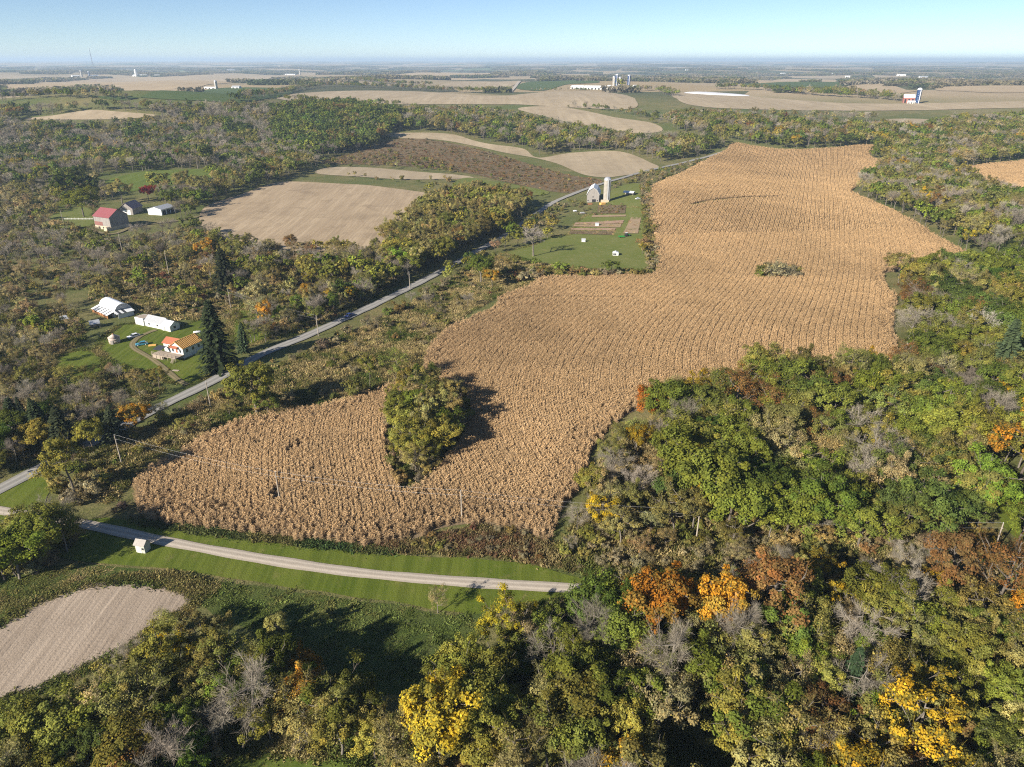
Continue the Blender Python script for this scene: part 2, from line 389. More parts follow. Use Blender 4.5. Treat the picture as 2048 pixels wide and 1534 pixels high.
RIGHTT = PO((1745,244),(1790,238),(1860,240),(1850,250),(1780,252))
FARR1 = PO((1655,178),(1700,172),(1780,170),(1840,181),(1780,188),(1700,184))
FARR2 = PO((1480,163),(1560,159),(1690,160),(1680,163),(1560,166))
FARR3 = PO((1870,178),(1950,172),(2100,174),(2100,184),(1960,185))
FARG2 = PO((1480,169),(1560,165),(1690,165),(1690,170),(1560,175))
FARG3 = PO((1030,176),(1060,164),(1150,161),(1200,164),(1130,170),(1080,182))
FARC3 = PO((870,172),(940,163),(1040,162),(1025,172),(960,178))
FARC4 = PO((780,152),(900,146),(1020,147),(960,151),(860,156))
LAWN = PO((150,1038),(220,1036),(300,1050),(420,1066),(560,1087),(700,1102),(800,1112),(1000,1122),(1130,1147),(1175,1165),(1160,1192),(1060,1205),(960,1228),(880,1222),(800,1206),(640,1184),(520,1166),(420,1150),(330,1138),(240,1130),(150,1120),(60,1105),(0,1095),(-140,1075),(-140,1000),(-20,985),(70,955),(110,965),(90,1005))
PASTURE = PO((1012,505),(1060,492),(1110,472),(1140,468),(1160,440),(1180,430),(1270,415),(1285,440),(1292,500),(1296,545),(1250,546),(1200,541),(1100,531),(1040,517))
BARNYARD = PO((1210,400),(1225,380),(1262,368),(1290,372),(1284,405),(1285,430),(1240,425))
PLOT1 = poly([(1150,446),(1248,441),(1241,456),(1146,453)])
PLOT2 = poly([(1143,457),(1232,456),(1226,471),(1139,468)])
PLOT3 = poly([(1196,412),(1252,411),(1250,428),(1194,428)])
PLOT4 = poly([(1262,436),(1282,436),(1276,468),(1246,468)])
YARD = PO((215,720),(200,690),(235,655),(280,648),(340,660),(400,640),(445,655),(460,700),(425,742),(380,768),(320,758),(262,738))
YARD2 = PO((110,722),(165,700),(205,712),(200,745),(150,772),(112,760))
YARD3 = PO((95,437),(150,415),(185,420),(190,448),(140,458),(100,452))
YARD4 = PO((480,600),(540,575),(600,600),(560,660),(500,690),(465,670))
BOTTOMG = PO((400,1570),(450,1528),(520,1508),(620,1510),(700,1528),(740,1570),(650,1680),(450,1680))
WILLOWLAWN = PO((1950,960),(2000,945),(2060,950),(2090,1000),(2060,1080),(2010,1060),(1985,1010))

sheet('corn_field', CORN, M['corn_soil'], 1, label='big tan corn field curving through the middle of the valley')
sheet('corn_field', CORN2, M['corn_soil'], 1, label='ripe corn field beyond the wood at the picture edge')
for nm, pl, mm, k, lb in (
    ('harvested_field', HARV_NEAR, 'harvest_near', 1, 'brown stubble field in the near corner beside the lawn'),
    ('harvested_field', HARV_MID, 'harvest_mid', 1, 'large streaked tan field between the barn trees and the road grove'),
    ('harvested_field', STRIP, 'harvest_far', 1, 'narrow tan strip field above the large streaked field'),
    ('harvested_field', LONGF, 'harvest_far', 1, 'long bending tan field beside the road under the wooded slope'),
    ('brush_land', BRUSH, 'brush', 1, 'brown and russet brush below the bending field'),
    ('green_field', GREENS, 'pasture', 1.3, 'green strip behind the road grove'),
    ('green_field', GREENL, 'green_crop', 1, 'bright green field behind the red roofed barn'),
    ('harvested_field', HILLF, 'harvest_far', 1, 'tan hilltop field ringed by woods'),
    ('harvested_field', FARC1, 'harvest_far', 1, 'wide tan field before the long white farm sheds'),
    ('harvested_field', FARC2, 'harvest_far', 1, 'wide tan field before the red barn with the blue silo'),
    ('harvested_field', FARL, 'harvest_far2', 1, 'pale tan fields under the lattice mast'),
    ('green_field', FARLG, 'far_green', 1.6, 'long green field in front of the lone concrete silo'),
    ('harvested_field', SMALLT, 'harvest_far', 1, 'small tan clearing in the far wood'),
    ('harvested_field', RIGHTT, 'harvest_far', 1, 'small tan clearing behind the corn wood'),
    ('harvested_field', FARR1, 'harvest_far2', 1, 'orange tan field behind the tree belt near the blue silo'),
    ('harvested_field', FARR2, 'harvest_far2', 1, 'thin tan field far beyond the white covered heap'),
    ('harvested_field', FARR3, 'harvest_far2', 1, 'reddish tan field beyond the blue silo'),
    ('green_field', FARG2, 'far_green', 1.5, 'thin green field far beyond the white covered heap'),
    ('green_field', FARG3, 'far_green', 1, 'green field behind the long white farm sheds'),
    ('harvested_field', FARC3, 'harvest_far', 1, 'tan field beside the farm track on the far rise'),
    ('harvested_field', FARC4, 'harvest_far2', 1, 'pale strip of field near the skyline'),
    ('lawn', LAWN, 'lawn', 1, 'mown green lawn along the gravel drive'),
    ('meadow', PO((395,1165),(520,1174),(640,1191),(800,1213),(900,1232),(985,1222),(940,1300),(860,1370),(720,1390),(600,1330),(500,1262),(420,1225)), 'rough_grass', .6, 'long green grass in the shaded hollow below the lawn'),
    ('meadow', PO((-80,1185),(130,1130),(240,1135),(330,1144),(400,1160),(430,1190),(395,1196),(320,1166),(220,1158),(130,1178),(40,1212),(-80,1275)), 'rough_grass', .6, 'grassy margin between the stubble field and the lawn'),
    ('pasture', PASTURE, 'pasture', 1, 'green pasture below the old barn and silo'),
    ('pasture', BARNYARD, 'pasture', 1, 'green yard beside the concrete silo'),
    ('lawn', YARD, 'lawn', 1, 'lawn around the house with the orange roof'),
    ('lawn', YARD2, 'lawn', 1, 'small lawn among the grey shrubs below the round hut'),
    ('lawn', YARD3, 'pasture', 1, 'grass beside the red roofed barn'),
    ('lawn', YARD4, 'lawn', 1, 'grass under the trees beside the big spruce'),
    ('lawn', BOTTOMG, 'green_crop', 1, 'bright green grass patch at the lower edge'),
    ('lawn', WILLOWLAWN, 'lawn', 1, 'grass under the bright orange maple'),
    ('garden_bed', poly([(1150,446.5),(1248,441.5),(1245,448),(1149,449.6)]), 'soil', 2, 'reddish bare garden bed nearest the barn'),
    ('garden_bed', poly([(1148,450.6),(1243,449.2),(1240,456),(1146,453.8)]), 'dirt', 2, 'straw coloured garden bed beside the reddish bed'),
    ('garden_bed', poly([(1143,457.5),(1232,457),(1229,462),(1142,461)]), 'soil', 2, 'brown garden bed under the low hutch'),
    ('garden_bed', poly([(1141,462.5),(1228,463.5),(1225,471),(1138,468.5)]), 'brush', 2, 'mulched garden bed beside the pasture'),
    ('garden_bed', poly([(1185,431.5),(1252,430.5),(1251,434),(1183,435.5)]), 'dirt', 2, 'thin pale garden bed between the weedy bed and the reddish bed'),
    ('garden_bed', PLOT3, 'brush', 2, 'weedy garden bed below the silo'),
    ('garden_bed', PLOT4, 'dirt', 2, 'long straw coloured garden bed beside the corn'),
): sheet(nm, pl, M[mm], k, label=lb)
ROAD_PX = [(-160,1062),(-60,1008),(0,980),(60,948),(120,917),(180,888),(250,852),(300,824),(360,795),(420,766),(470,738),(520,711),(575,688),(630,665),(700,633),(770,600),(860,555),(960,500),(1010,472),(1050,444),(1085,420),(1112,403),(1180,376),(1240,358),(1300,341),(1380,323),(1420,313),(1450,303)]
_, ROAD = strip('road', ROAD_PX, 4.9, M['road'], 2.0, label='pale grey country road running up the valley')
_, DRIVE = strip('gravel_drive', [(-140,1005),(-60,1014),(0,1022),(60,1033),(150,1046),(220,1060),(300,1078),(400,1097),(500,1115),(600,1131),(700,1145),(800,1155),(900,1163),(1000,1170),(1080,1174),(1145,1178),(1200,1178)], 3.1, M['gravel'], 2.2, label='pale gravel drive across the lawn')
_, DIRT = strip('dirt_track', [(374,771),(350,757),(330,738),(300,716),(278,704),(262,694),(270,680),(290,668),(312,661)], 2.1, M['dirt_road'], 2.0, label='dirt drive from the road to the parked cars')
_, DIRT2 = strip('dirt_track', [(170,458),(220,470),(248,462),(270,452),(330,446),(380,438),(398,434)], 3.2, M['dirt_road'], 2.0, label='farm track past the red roofed barn')
_, FARTR = strip('dirt_track', [(1020,185),(1032,172),(1048,163)], 9, M['gravel'], 2.0, label='pale track climbing beside the far green field')
CLEAR = [CORN, CORN2, HARV_NEAR, HARV_MID, STRIP, LONGF, GREENS, GREENL, HILLF, FARC1, FARC2, FARL, FARLG, SMALLT, RIGHTT, FARR1, FARR2, FARR3, FARG2, FARG3, FARC3, FARC4, LAWN, PASTURE, BARNYARD, YARD, YARD2, YARD3, BOTTOMG]
BLOCK = []          # (x, y, radius) kept free of trees round buildings

# ------------------------------------------------------------------ scattering: one object that carries many small copies
def scatter(name, pts, rot, scl, idx, protos, label, cat=None, color=None):
    """STUFF: copies of the proto objects on the points (nobody could count them)."""
    col = bpy.data.collections.new(name + '_kinds')
    for i, o in enumerate(protos):
        o.name = 'k%03d_' % i + name; col.objects.link(o)
    me = bpy.data.meshes.new(name); me.vertices.add(len(pts)); me.vertices.foreach_set('co', np.asarray(pts, np.float32).ravel())
    for nm, ty, arr in (('rot', 'FLOAT', rot), ('idx', 'INT', idx)):
        a = me.attributes.new(nm, ty, 'POINT'); a.data.foreach_set('value', np.asarray(arr, np.float32 if ty == 'FLOAT' else np.int32))
    a = me.attributes.new('scl', 'FLOAT_VECTOR', 'POINT'); a.data.foreach_set('vector', np.asarray(scl, np.float32).ravel())
    if color is not None:
        a = me.attributes.new('color', 'FLOAT_COLOR', 'POINT'); a.data.foreach_set('color', (np.column_stack([color, np.zeros(len(pts))]) if color.shape[1] == 3 else color).astype(np.float32).ravel())
    ng = bpy.data.node_groups.new(name, 'GeometryNodeTree')
    ng.interface.new_socket('Geometry', in_out='INPUT', socket_type='NodeSocketGeometry')
    ng.interface.new_socket('Geometry', in_out='OUTPUT', socket_type='NodeSocketGeometry')
    n = ng.nodes; gi = n.new('NodeGroupInput'); go = n.new('NodeGroupOutput'); ip = n.new('GeometryNodeInstanceOnPoints')
    ci = n.new('GeometryNodeCollectionInfo'); ci.inputs[0].default_value = col; ci.inputs[1].default_value = True; ci.inputs[2].default_value = True
    def at(nm, ty):
        q = n.new('GeometryNodeInputNamedAttribute'); q.data_type = ty; q.inputs[0].default_value = nm; return q.outputs[0]
    cx = n.new('ShaderNodeCombineXYZ'); L = ng.links.new
    L(at('rot', 'FLOAT'), cx.inputs[2]); L(gi.outputs[0], ip.inputs['Points']); L(ci.outputs[0], ip.inputs['Instance'])
    ip.inputs['Pick Instance'].default_value = True; L(at('idx', 'INT'), ip.inputs['Instance Index'])
    L(cx.outputs[0], ip.inputs['Rotation']); L(at('scl', 'FLOAT_VECTOR'), ip.inputs['Scale']); L(ip.outputs[0], go.inputs[0])
    o = bpy.data.objects.new(name, me); COL.objects.link(o)
    md = o.modifiers.new('scatter', 'NODES'); md.node_group = ng
    return tag(o, label, cat, None, 'stuff')
def quads_mesh(name, c, ux, uy, m, bri=None, hue=None):
    """Many separate leaf quads from centres and half-axes."""
    n = len(c); v = np.empty((n, 4, 3)); v[:, 0] = c - ux - uy; v[:, 1] = c + ux - uy * .6; v[:, 2] = c + ux * .7 + uy; v[:, 3] = c - ux * .8 + uy * .8
    f = np.arange(4 * n).reshape(n, 4)
    return mk_mesh(name, v.reshape(-1, 3), f, m, False, {'bri': ('FACE', np.ones(n) if bri is None else bri), 'hue': ('FACE', np.zeros(n) if hue is None else hue)})
def unit(a): return a / np.maximum(np.linalg.norm(a, axis=-1, keepdims=True), 1e-9)

# ------------------------------------------------------------------ corn
def corn_proto(seed, length, plants, leaf_w, nl=8):
    g = np.random.default_rng(seed); C, X, Y, B, H = [], [], [], [], []
    for i in range(plants):
        p = np.array([(i + .5) / plants * length - length / 2 + g.normal(0, .05), g.normal(0, .09), 0]); hh = g.uniform(1.8, 2.5); lean = g.normal(0, .12, 2)
        C.append(p + [lean[0] * .5, lean[1] * .5, hh / 2]); X.append(np.array([.03, .02, 0])); Y.append(np.array([lean[0] * .5, lean[1] * .5, hh / 2])); B.append(.75); H.append(.2)
        for k in range(nl):
            z = hh * (.25 + .75 * (k + g.random()) / nl); a = g.uniform(0, 6.28); L = g.uniform(.25, .5) * (1.15 - .5 * z / hh)
            d = np.array([math.cos(a), math.sin(a), g.uniform(-.7, .75)])
            C.append(p + [lean[0] * z / hh, lean[1] * z / hh, z] + d * L * .6); Y.append(d * L * .8)
            X.append(unit(np.cross(d, [g.normal(0, .5), g.normal(0, .5), 1.])) * leaf_w * g.uniform(.7, 1.2)); B.append(g.uniform(.62, 1.3)); H.append(g.uniform(0, .6))
        C.append(p + [lean[0], lean[1], hh + .12]); X.append(np.array([.07, .05, 0])); Y.append(np.array([lean[0] * .1, lean[1] * .1, .16])); B.append(g.uniform(.7, 1.1)); H.append(.6)
    me = quads_mesh('corn', np.array(C), np.array(X), np.array(Y), M['straw'], np.array(B), np.array(H))
    o = bpy.data.objects.new('corn', me); return o
def corn_rows():
    protos = []
    for s in range(5):
        protos.append(corn_proto(s, .95, 7, .042, 12))
    for s in range(4):
        protos.append(corn_proto(20 + s, 1.9, 11, .06, 9))
    ys = np.linspace(100, 1300, 2400)
    slope = -.34 + .84 * sm(150, 275, ys) - .10 * sm(300, 420, ys)
    cc = np.concatenate([[0], np.cumsum((slope[1:] + slope[:-1]) / 2 * np.diff(ys))]) + 3.0 * np.sin(ys / 17.) * sm(260, 120, ys) * 0
    PX, PY, RO, ID, SX = [], [], [], [], []
    track = smooth(poly(TRACK), 5, False); terr = smooth(poly(TERRACE), 5, False)
    bare = [P(*q)[:2] for q in ((518, 893), (578, 905), (597, 895), (553, 992), (553, 985), (549, 998), (557, 1000), (556, 996))]
    for pl, lim in ((CORN, None), (CORN2, None)):
        lo, hi = pl.min(0), pl.max(0)
        for (ya, yb, sp, st, base, nk) in ((100, 430, .92, .95, 0, 5), (430, 640, 1.05, 1.9, 5, 4), (640, 1300, 1.3, 1.9, 5, 4)):
            y0, y1 = max(lo[1], ya), min(hi[1], yb)
            if y1 <= y0: continue
            yy = np.arange(y0, y1, st * .9)
            c = np.interp(yy, ys, cc); sl = np.interp(yy, ys, slope)
            sp_y = sp
            k0, k1 = int((lo[0] - c.max()) / sp_y) - 2, int((hi[0] - c.min()) / sp_y) + 2
            K, Yg = np.meshgrid(np.arange(k0, k1), np.arange(len(yy)), indexing='ij')
            wig = 1.1 * np.sin(yy / 24.) + .5 * np.sin(yy / 11. + 1)
            x = K * sp_y + c[Yg] + (wig * (yy < 200))[Yg] * np.clip((K * sp_y % 60) / 60, .3, 1) + rng.normal(0, .08, K.shape)
            y = yy[Yg] + rng.uniform(-.2, .2, K.shape) + (K % 3) * .3
            x, y, s_ = x.ravel(), y.ravel(), sl[Yg].ravel()
            ok = inside(pl, x, y); x, y, s_ = x[ok], y[ok], s_[ok]
            ed = dist_line(pl, x, y, True)
            ok = rng.random(len(x)) < np.clip(ed / 1.5, .35, 1); ok &= ~inside(ISLAND, x, y); ok &= ~inside(ISLET, x, y)
            ok &= dist_line(track, x, y) > .9
            ok &= dist_line(terr, x, y) > 2.2
            for b in bare: ok &= np.hypot(x - b[0], y - b[1]) > 1.2 + .5 * np.sin(x * 3)
            ok &= rng.random(len(x)) > .03 + .25 * (wob(x, y, 46.) > 1.3)
            x, y, s_, ed = x[ok], y[ok], s_[ok], ed[ok]
            head = ed < np.where(y < 200, 8.5, 5.5)                                    # the headland rows run along the edge: looser
            x = x + head * rng.normal(0, .35, len(x)); y = y + head * rng.normal(0, .4, len(x))
            PX.append(x); PY.append(y); RO.append(np.pi / 2 - np.arctan(s_) + head * rng.uniform(-.9, .9, len(x)))
            ID.append(base + rng.integers(0, nk, len(x))); SX.append(np.ones(len(x)))
    x, y, ro, ix = map(np.concatenate, (PX, PY, RO, ID))
    z = hgt(x, y) + .03
    patch = 1 + .10 * wob(x, y, 60.) + rng.normal(0, .035, len(x))
    scl = np.column_stack([np.ones(len(x)), np.ones(len(x)) * 1.32, np.clip(patch, .65, 1.3) * .82])
    col = np.array([(.48, .355, .22), (.55, .42, .275), (.42, .30, .18), (.51, .385, .25), (.39, .275, .16)])[rng.integers(0, 5, len(x))]
    col = (col * .5 + np.array([.485, .365, .23]) * .5) * (.89 + .06 * wob(x, y, 120.)[:, None] + .04 * wob(x, y, 31.)[:, None])
    print('corn', len(x))
    scatter('corn_plants', np.column_stack([x, y, z]), ro, scl, ix, protos, 'standing dry corn filling the big field in curving rows', None, col)
corn_rows()
# ------------------------------------------------------------------ buildings and made things
M['white_wall'] = m_plain('white_siding', (.70, .70, .67), .7, .08, .9, streak=.12)
M['white_metal'] = m_plain('white_metal', (.74, .75, .75), .45, .06, .5, rib=1.6, streak=.08)
M['grey_metal'] = m_plain('galvanised_metal', (.52, .53, .54), .4, .12, .5, .3, .25, 1.6)
M['red_metal'] = m_plain('faded_red_metal', (.25, .075, .08), .6, .15, .5, rib=1.2)
M['mauve_roof'] = m_plain('faded_mauve_roof', (.28, .20, .21), .6, .15, .6)
M['barn_wood'] = m_plain('weathered_boards', (.30, .275, .25), .9, .25, 1.2, streak=.7)
M['barn_red'] = m_plain('faded_red_boards', (.26, .12, .10), .9, .3, .9, streak=.8)
M['stone'] = m_plain('limestone_foundation', (.50, .42, .30), .95, .25, 1.5)
M['concrete'] = m_plain('silo_concrete', (.35, .32, .275), .9, .15, .7, streak=.35)
M['steel_dome'] = m_plain('silo_dome', (.55, .56, .58), .35, .1, .8, .5)
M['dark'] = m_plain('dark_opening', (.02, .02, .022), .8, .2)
M['glass'] = m_plain('window_glass', (.03, .04, .05), .08, .2, spec=.6)
M['shingle'] = m_plain('terracotta_shingles', (.36, .12, .06), .8, .22, 2.0)
M['lumber'] = m_plain('fresh_lumber', (.74, .42, .12), .75, .15, 2.)
M['sheath'] = m_plain('roof_sheathing', (.62, .34, .13), .8, .22, 1.2)
M['underlay'] = m_plain('roof_underlay', (.15, .075, .04), .85, .2)
M['deck'] = m_plain('grey_deck_wood', (.34, .28, .22), .85, .3, 1.5)
M['tarp'] = m_plain('dark_panel', (.05, .052, .058), .4, .2)
M['film'] = m_plain('greenhouse_film', (.80, .81, .82), .35, .05, .4)
M['blue_silo'] = m_plain('dark_blue_steel', (.012, .042, .13), .35, .12, .4, streak=.1)
M['red_barn'] = m_plain('red_barn_paint', (.34, .13, .10), .8, .12)
M['hut'] = m_plain('pinkish_bin_steel', (.52, .42, .36), .6, .15, 1.0, streak=.3)
M['pole_wood'] = m_plain('pole_wood', (.34, .295, .24), .9, .15, 1., streak=.2)
M['wire'] = m_plain('bare_wire', (.55, .55, .55), .4, .05, metallic=.4)
M['car_white'] = m_plain('white_car_paint', (.75, .76, .78), .2, .03, spec=.6)
M['car_blue'] = m_plain('teal_blue_car_paint', (.06, .26, .36), .2, .05, spec=.6)
M['car_navy'] = m_plain('navy_car_paint', (.03, .06, .22), .2, .05, spec=.6)
M['tyre'] = m_plain('tyre_rubber', (.02, .02, .02), .9, .1)
M['chrome'] = m_plain('lamp_glass', (.6, .6, .6), .15, .05, spec=.6)
M['tractor_green'] = m_plain('tractor_green', (.03, .22, .05), .4, .1)
M['plastic'] = m_plain('white_plastic_cover', (.68, .68, .70), .5, .04, .2)
M['mast'] = m_plain('mast_steel', (.16, .15, .15), .6, .1)
M['rust'] = m_plain('rusty_iron', (.26, .12, .06), .9, .3)

M['cream_wall'] = m_plain('cream_siding', (.50, .50, .42), .8, .12, 1.2, streak=.3)
M['cream_door'] = m_plain('dirty_white_door', (.58, .57, .52), .8, .15, 2., streak=.3)
M['shed_roof'] = m_plain('worn_grey_roof', (.36, .335, .30), .85, .2, 1.5, streak=.2)
def boxv(x0, x1, y0, y1, z0, z1):
    v = [(x0, y0, z0), (x1, y0, z0), (x1, y1, z0), (x0, y1, z0), (x0, y0, z1), (x1, y0, z1), (x1, y1, z1), (x0, y1, z1)]
    return v, [[0, 3, 2, 1], [4, 5, 6, 7], [0, 1, 5, 4], [1, 2, 6, 5], [2, 3, 7, 6], [3, 0, 4, 7]]
def box(name, parent, m, *b):
    v, f = boxv(*b); return add(name, mk_mesh(name, v, f, m), parent)
def slab(name, parent, m, quad, t=.12):
    """A flat plate with thickness from four corners (anticlockwise from above)."""
    q = [Vector(p) for p in quad]; n = (q[1] - q[0]).cross(q[3] - q[0]).normalized() * t
    v = [tuple(p) for p in q] + [tuple(p + n) for p in q]
    return add(name, mk_mesh(name, v, [[3, 2, 1, 0], [4, 5, 6, 7], [0, 1, 5, 4], [1, 2, 6, 5], [2, 3, 7, 6], [3, 0, 4, 7]], m), parent)
def prism(name, parent, m, prof, a, b, axis='y'):
    """A profile (list of 2-D points, anticlockwise) drawn out from a to b along axis."""
    n = len(prof)
    mk = (lambda p, t: (p[0], t, p[1])) if axis == 'y' else (lambda p, t: (t, p[0], p[1]))
    v = [mk(p, a) for p in prof] + [mk(p, b) for p in prof]
    f = [[i, (i + 1) % n, n + (i + 1) % n, n + i] for i in range(n)] + [list(range(n))[::-1], list(range(n, 2 * n))]
    if axis == 'x': f = [q[::-1] for q in f]
    me = mk_mesh(name, v, [q[::-1] for q in f], m); return add(name, me, parent)
def lathe(name, parent, m, prof, n=20, loc=(0, 0, 0), smooth_=True):
    v = []; f = []
    for r_, z in prof:
        for k in range(n): v.append((r_ * math.cos(2 * math.pi * k / n), r_ * math.sin(2 * math.pi * k / n), z))
    for i in range(len(prof) - 1):
        for k in range(n): f.append([i * n + k, i * n + (k + 1) % n, (i + 1) * n + (k + 1) % n, (i + 1) * n + k])
    f.append(list(range(n))[::-1]); f.append([(len(prof) - 1) * n + k for k in range(n)])
    return add(name, mk_mesh(name, v, f, m, smooth_), parent, loc)
def tubes(paths, sides=5):
    """paths: list of (points, radii) -> vertices, quads."""
    V, Fc = [], []; off = 0
    for pts, rad in paths:
        pts = np.asarray(pts, float); n = len(pts); t = unit(np.gradient(pts, axis=0))
        ref = np.where(np.abs(t[:, 2:3]) > .9, np.array([[1., 0, 0]]), np.array([[0., 0, 1]]))
        a = unit(np.cross(t, ref)); b = np.cross(t, a)
        ang = 2 * np.pi * np.arange(sides) / sides
        ring = pts[:, None] + np.asarray(rad)[:, None, None] * (a[:, None] * np.cos(ang)[None, :, None] + b[:, None] * np.sin(ang)[None, :, None])
        V.append(ring.reshape(-1, 3))
        i, k = np.meshgrid(np.arange(n - 1), np.arange(sides), indexing='ij'); k2 = (k + 1) % sides
        Fc.append(np.stack([i * sides + k, i * sides + k2, (i + 1) * sides + k2, (i + 1) * sides + k], -1).reshape(-1, 4) + off); off += n * sides
    return np.concatenate(V), np.concatenate(Fc)
def thing(name, label, cat, loc, rz=0., group=None, free=None):
    o = bpy.data.objects.new(name, None); o.empty_display_size = 1; o.location = loc; o.rotation_euler.z = rz; link(o)
    if free: BLOCK.append((loc[0], loc[1], free))
    return tag(o, label, cat, group)
def frame(A, B, C=None, depth=None):
    a, b = P(*A)[:2], P(*B)[:2]; w = np.hypot(*(b - a)); ex = (b - a) / w; ey = np.array([-ex[1], ex[0]])
    d = depth if C is None else float((P(*C)[:2] - b) @ ey)
    c = a + ex * w / 2 + ey * d / 2
    z = float(min(hgt(*a), hgt(*b), hgt(*(a + ey * d)), hgt(*(b + ey * d))))
    return (c[0], c[1], z), math.atan2(ex[1], ex[0]), w, d
def wallopen(root, name, m, side, w, d, s, z, ww, hh, proud=.05, sub=None):
    """A door or window on side 'f' front, 'r' right, 'l' left, at s along it."""
    if side == 'f': b = (s - ww / 2, s + ww / 2, -d / 2 - proud, -d / 2 + .1, z, z + hh)
    elif side == 'r': b = (w / 2 - .1, w / 2 + proud, s - ww / 2, s + ww / 2, z, z + hh)
    else: b = (-w / 2 - proud, -w / 2 + .1, s - ww / 2, s + ww / 2, z, z + hh)
    o = box(name, root, m, *b)
    if sub and side == 'f': box(sub[0], o, sub[1], s - ww / 2 - .09, s + ww / 2 + .09, -d / 2 - proud - .03, -d / 2 + .05, z - .12, z - .003)
    return o
def gable(root, w, d, hw, hr, ridge, mw, mr, over=.35, base=-.8, gam=False, roof_t=.14):
    """Walls with gables and a roof of two slopes (four if gambrel). ridge: 'x' along the front, 'y' going back."""
    W, D = (d, w) if ridge == 'x' else (w, d)
    prof = [(-W / 2, base), (W / 2, base), (W / 2, hw), (-W / 2, hw)]
    if gam: top = [(W / 2, hw), (W * .32, hw + (hr - hw) * .62), (0, hr), (-W * .32, hw + (hr - hw) * .62), (-W / 2, hw)]
    else: top = [(W / 2, hw), (0, hr), (-W / 2, hw)]
    prof = [(-W / 2, base), (W / 2, base)] + top
    prism('wall', root, mw, prof, -D / 2, D / 2, 'x' if ridge == 'x' else 'y')
    pts = top[:]
    k0 = (pts[0][0] + over, pts[0][1] - over * (pts[1][1] - pts[0][1]) / abs(pts[1][0] - pts[0][0]) * 1.0)
    pts[0] = k0; pts[-1] = (-k0[0], k0[1])
    outer = [(x * 1.0, z + .03) for x, z in pts]; up = [(x, z + .03 + roof_t) for x, z in pts]
    return prism('roof', root, mr, (outer[::-1] + up) , -D / 2 - over, D / 2 + over, 'x' if ridge == 'x' else 'y')

# --- garden shed by the drive
loc, rz, w, d = frame((273.2, 1105.2), (291, 1108), (303, 1098))
t = thing('garden_shed', 'small white shed with pale grey roof standing beside the gravel drive', 'shed', loc, rz, free=3.5)
gable(t, w, d, 2.25, 3.0, 'x', M['cream_wall'], M['shed_roof'], .25)
wallopen(t, 'door', M['cream_door'], 'f', w, d, -.1 * w, .05, 1.2, 1.85)
wallopen(t, 'window', M['glass'], 'f', w, d, .33 * w, 1.0, .45, .5)
for z_ in np.linspace(.35, 2.1, 7): box('siding_board', t, M['cream_wall'], w / 2 - .02, w / 2 + .025, -d / 2, d / 2, z_, z_ + .2)

# --- house with the orange roof
loc, rz, w, d = frame((344, 713), (369, 718), (404, 700))
t = thing('farm_house', 'white house with bright orange battened roof and reddish side wing', 'house', loc, rz, free=12)
gable(t, w, d, 4.2, 6.2, 'y', M['white_wall'], M['sheath'], .45)
W2 = w / 2 + .45; nb = 13
for i in range(nb):
    y0 = -d / 2 - .4 + (d + .6) * i / nb; sl = (6.2 - 4.2) / (w / 2)
    z0, z1 = 4.2 - .45 * sl + .2, 6.2 + .15
    slab('roof_batten', t, M['lumber'], [(W2, y0, z0), (W2, y0 + (d + .6) / nb * .52, z0), (.12, y0 + (d + .6) / nb * .52, z1), (.12, y0, z1)][::1], .07)
slab('roof_underlay', t, M['underlay'], [(W2 - .02, -d / 2 - .42, 4.2 - .45 * sl + .165), (W2 - .02, d / 2 + .42, 4.2 - .45 * sl + .165), (.1, d / 2 + .42, 6.2 + .135), (.1, -d / 2 - .42, 6.2 + .135)], .03)
box('ridge_board', t, M['lumber'], -.16, .12, -d / 2 - .45, d / 2 + .45, 6.28, 6.5)
for s, z_, ww, hh in ((-.3 * w, 2.2, .9, 1.1), (.28 * w, 2.2, .9, 1.1), (0, 2.0, .9, 1.9)):
    wallopen(t, 'door' if hh > 1.5 else 'window', M['glass'] if hh < 1.5 else M['shingle'], 'f', w, d, s, z_, ww, hh, sub=('sill', M['white_wall']) if hh < 1.5 else None)
for s in np.linspace(-d * .3, d * .3, 3): wallopen(t, 'window', M['glass'], 'r', w, d, s, 2.1, .95, 1.15)
slab('porch_roof', t, M['shingle'], [(-.38 * w, -d / 2 - 1.3, 4.0), (.2 * w, -d / 2 - 1.3, 4.0), (.2 * w, -d / 2 - .05, 4.5), (-.38 * w, -d / 2 - .05, 4.5)], .1)
# side wing
wx0, wx1, wy0, wy1 = -w / 2 - 5.6, -w / 2 + .1, -d * .28, d * .2
wing = add('side_wing', mk_mesh('side_wing', *boxv(wx0, wx1, wy0, wy1, -.8, 4.0), M['white_wall']), t)
mid = (wy0 + wy1) / 2
for sgn, ya in ((1, wy0), (-1, wy1)):
    q = [(wx0 - .4, ya - .45 * sgn, 3.85), (-w * .18, ya - .45 * sgn, 3.85), (-w * .18, mid, 5.5), (wx0 - .4, mid, 5.5)]
    slab('roof', wing, M['shingle'], q if sgn > 0 else q[::-1], .12)
prism('gable_end', wing, M['white_wall'], [(wy0, 4.0), (wy1, 4.0), (mid, 5.4)], wx0 + .01, wx0 + .15, 'x')
box('window', wing, M['glass'], wx0 + 2.2, wx0 + 3.4, wy0 - .05, wy0 + .1, 2.1, 3.3)
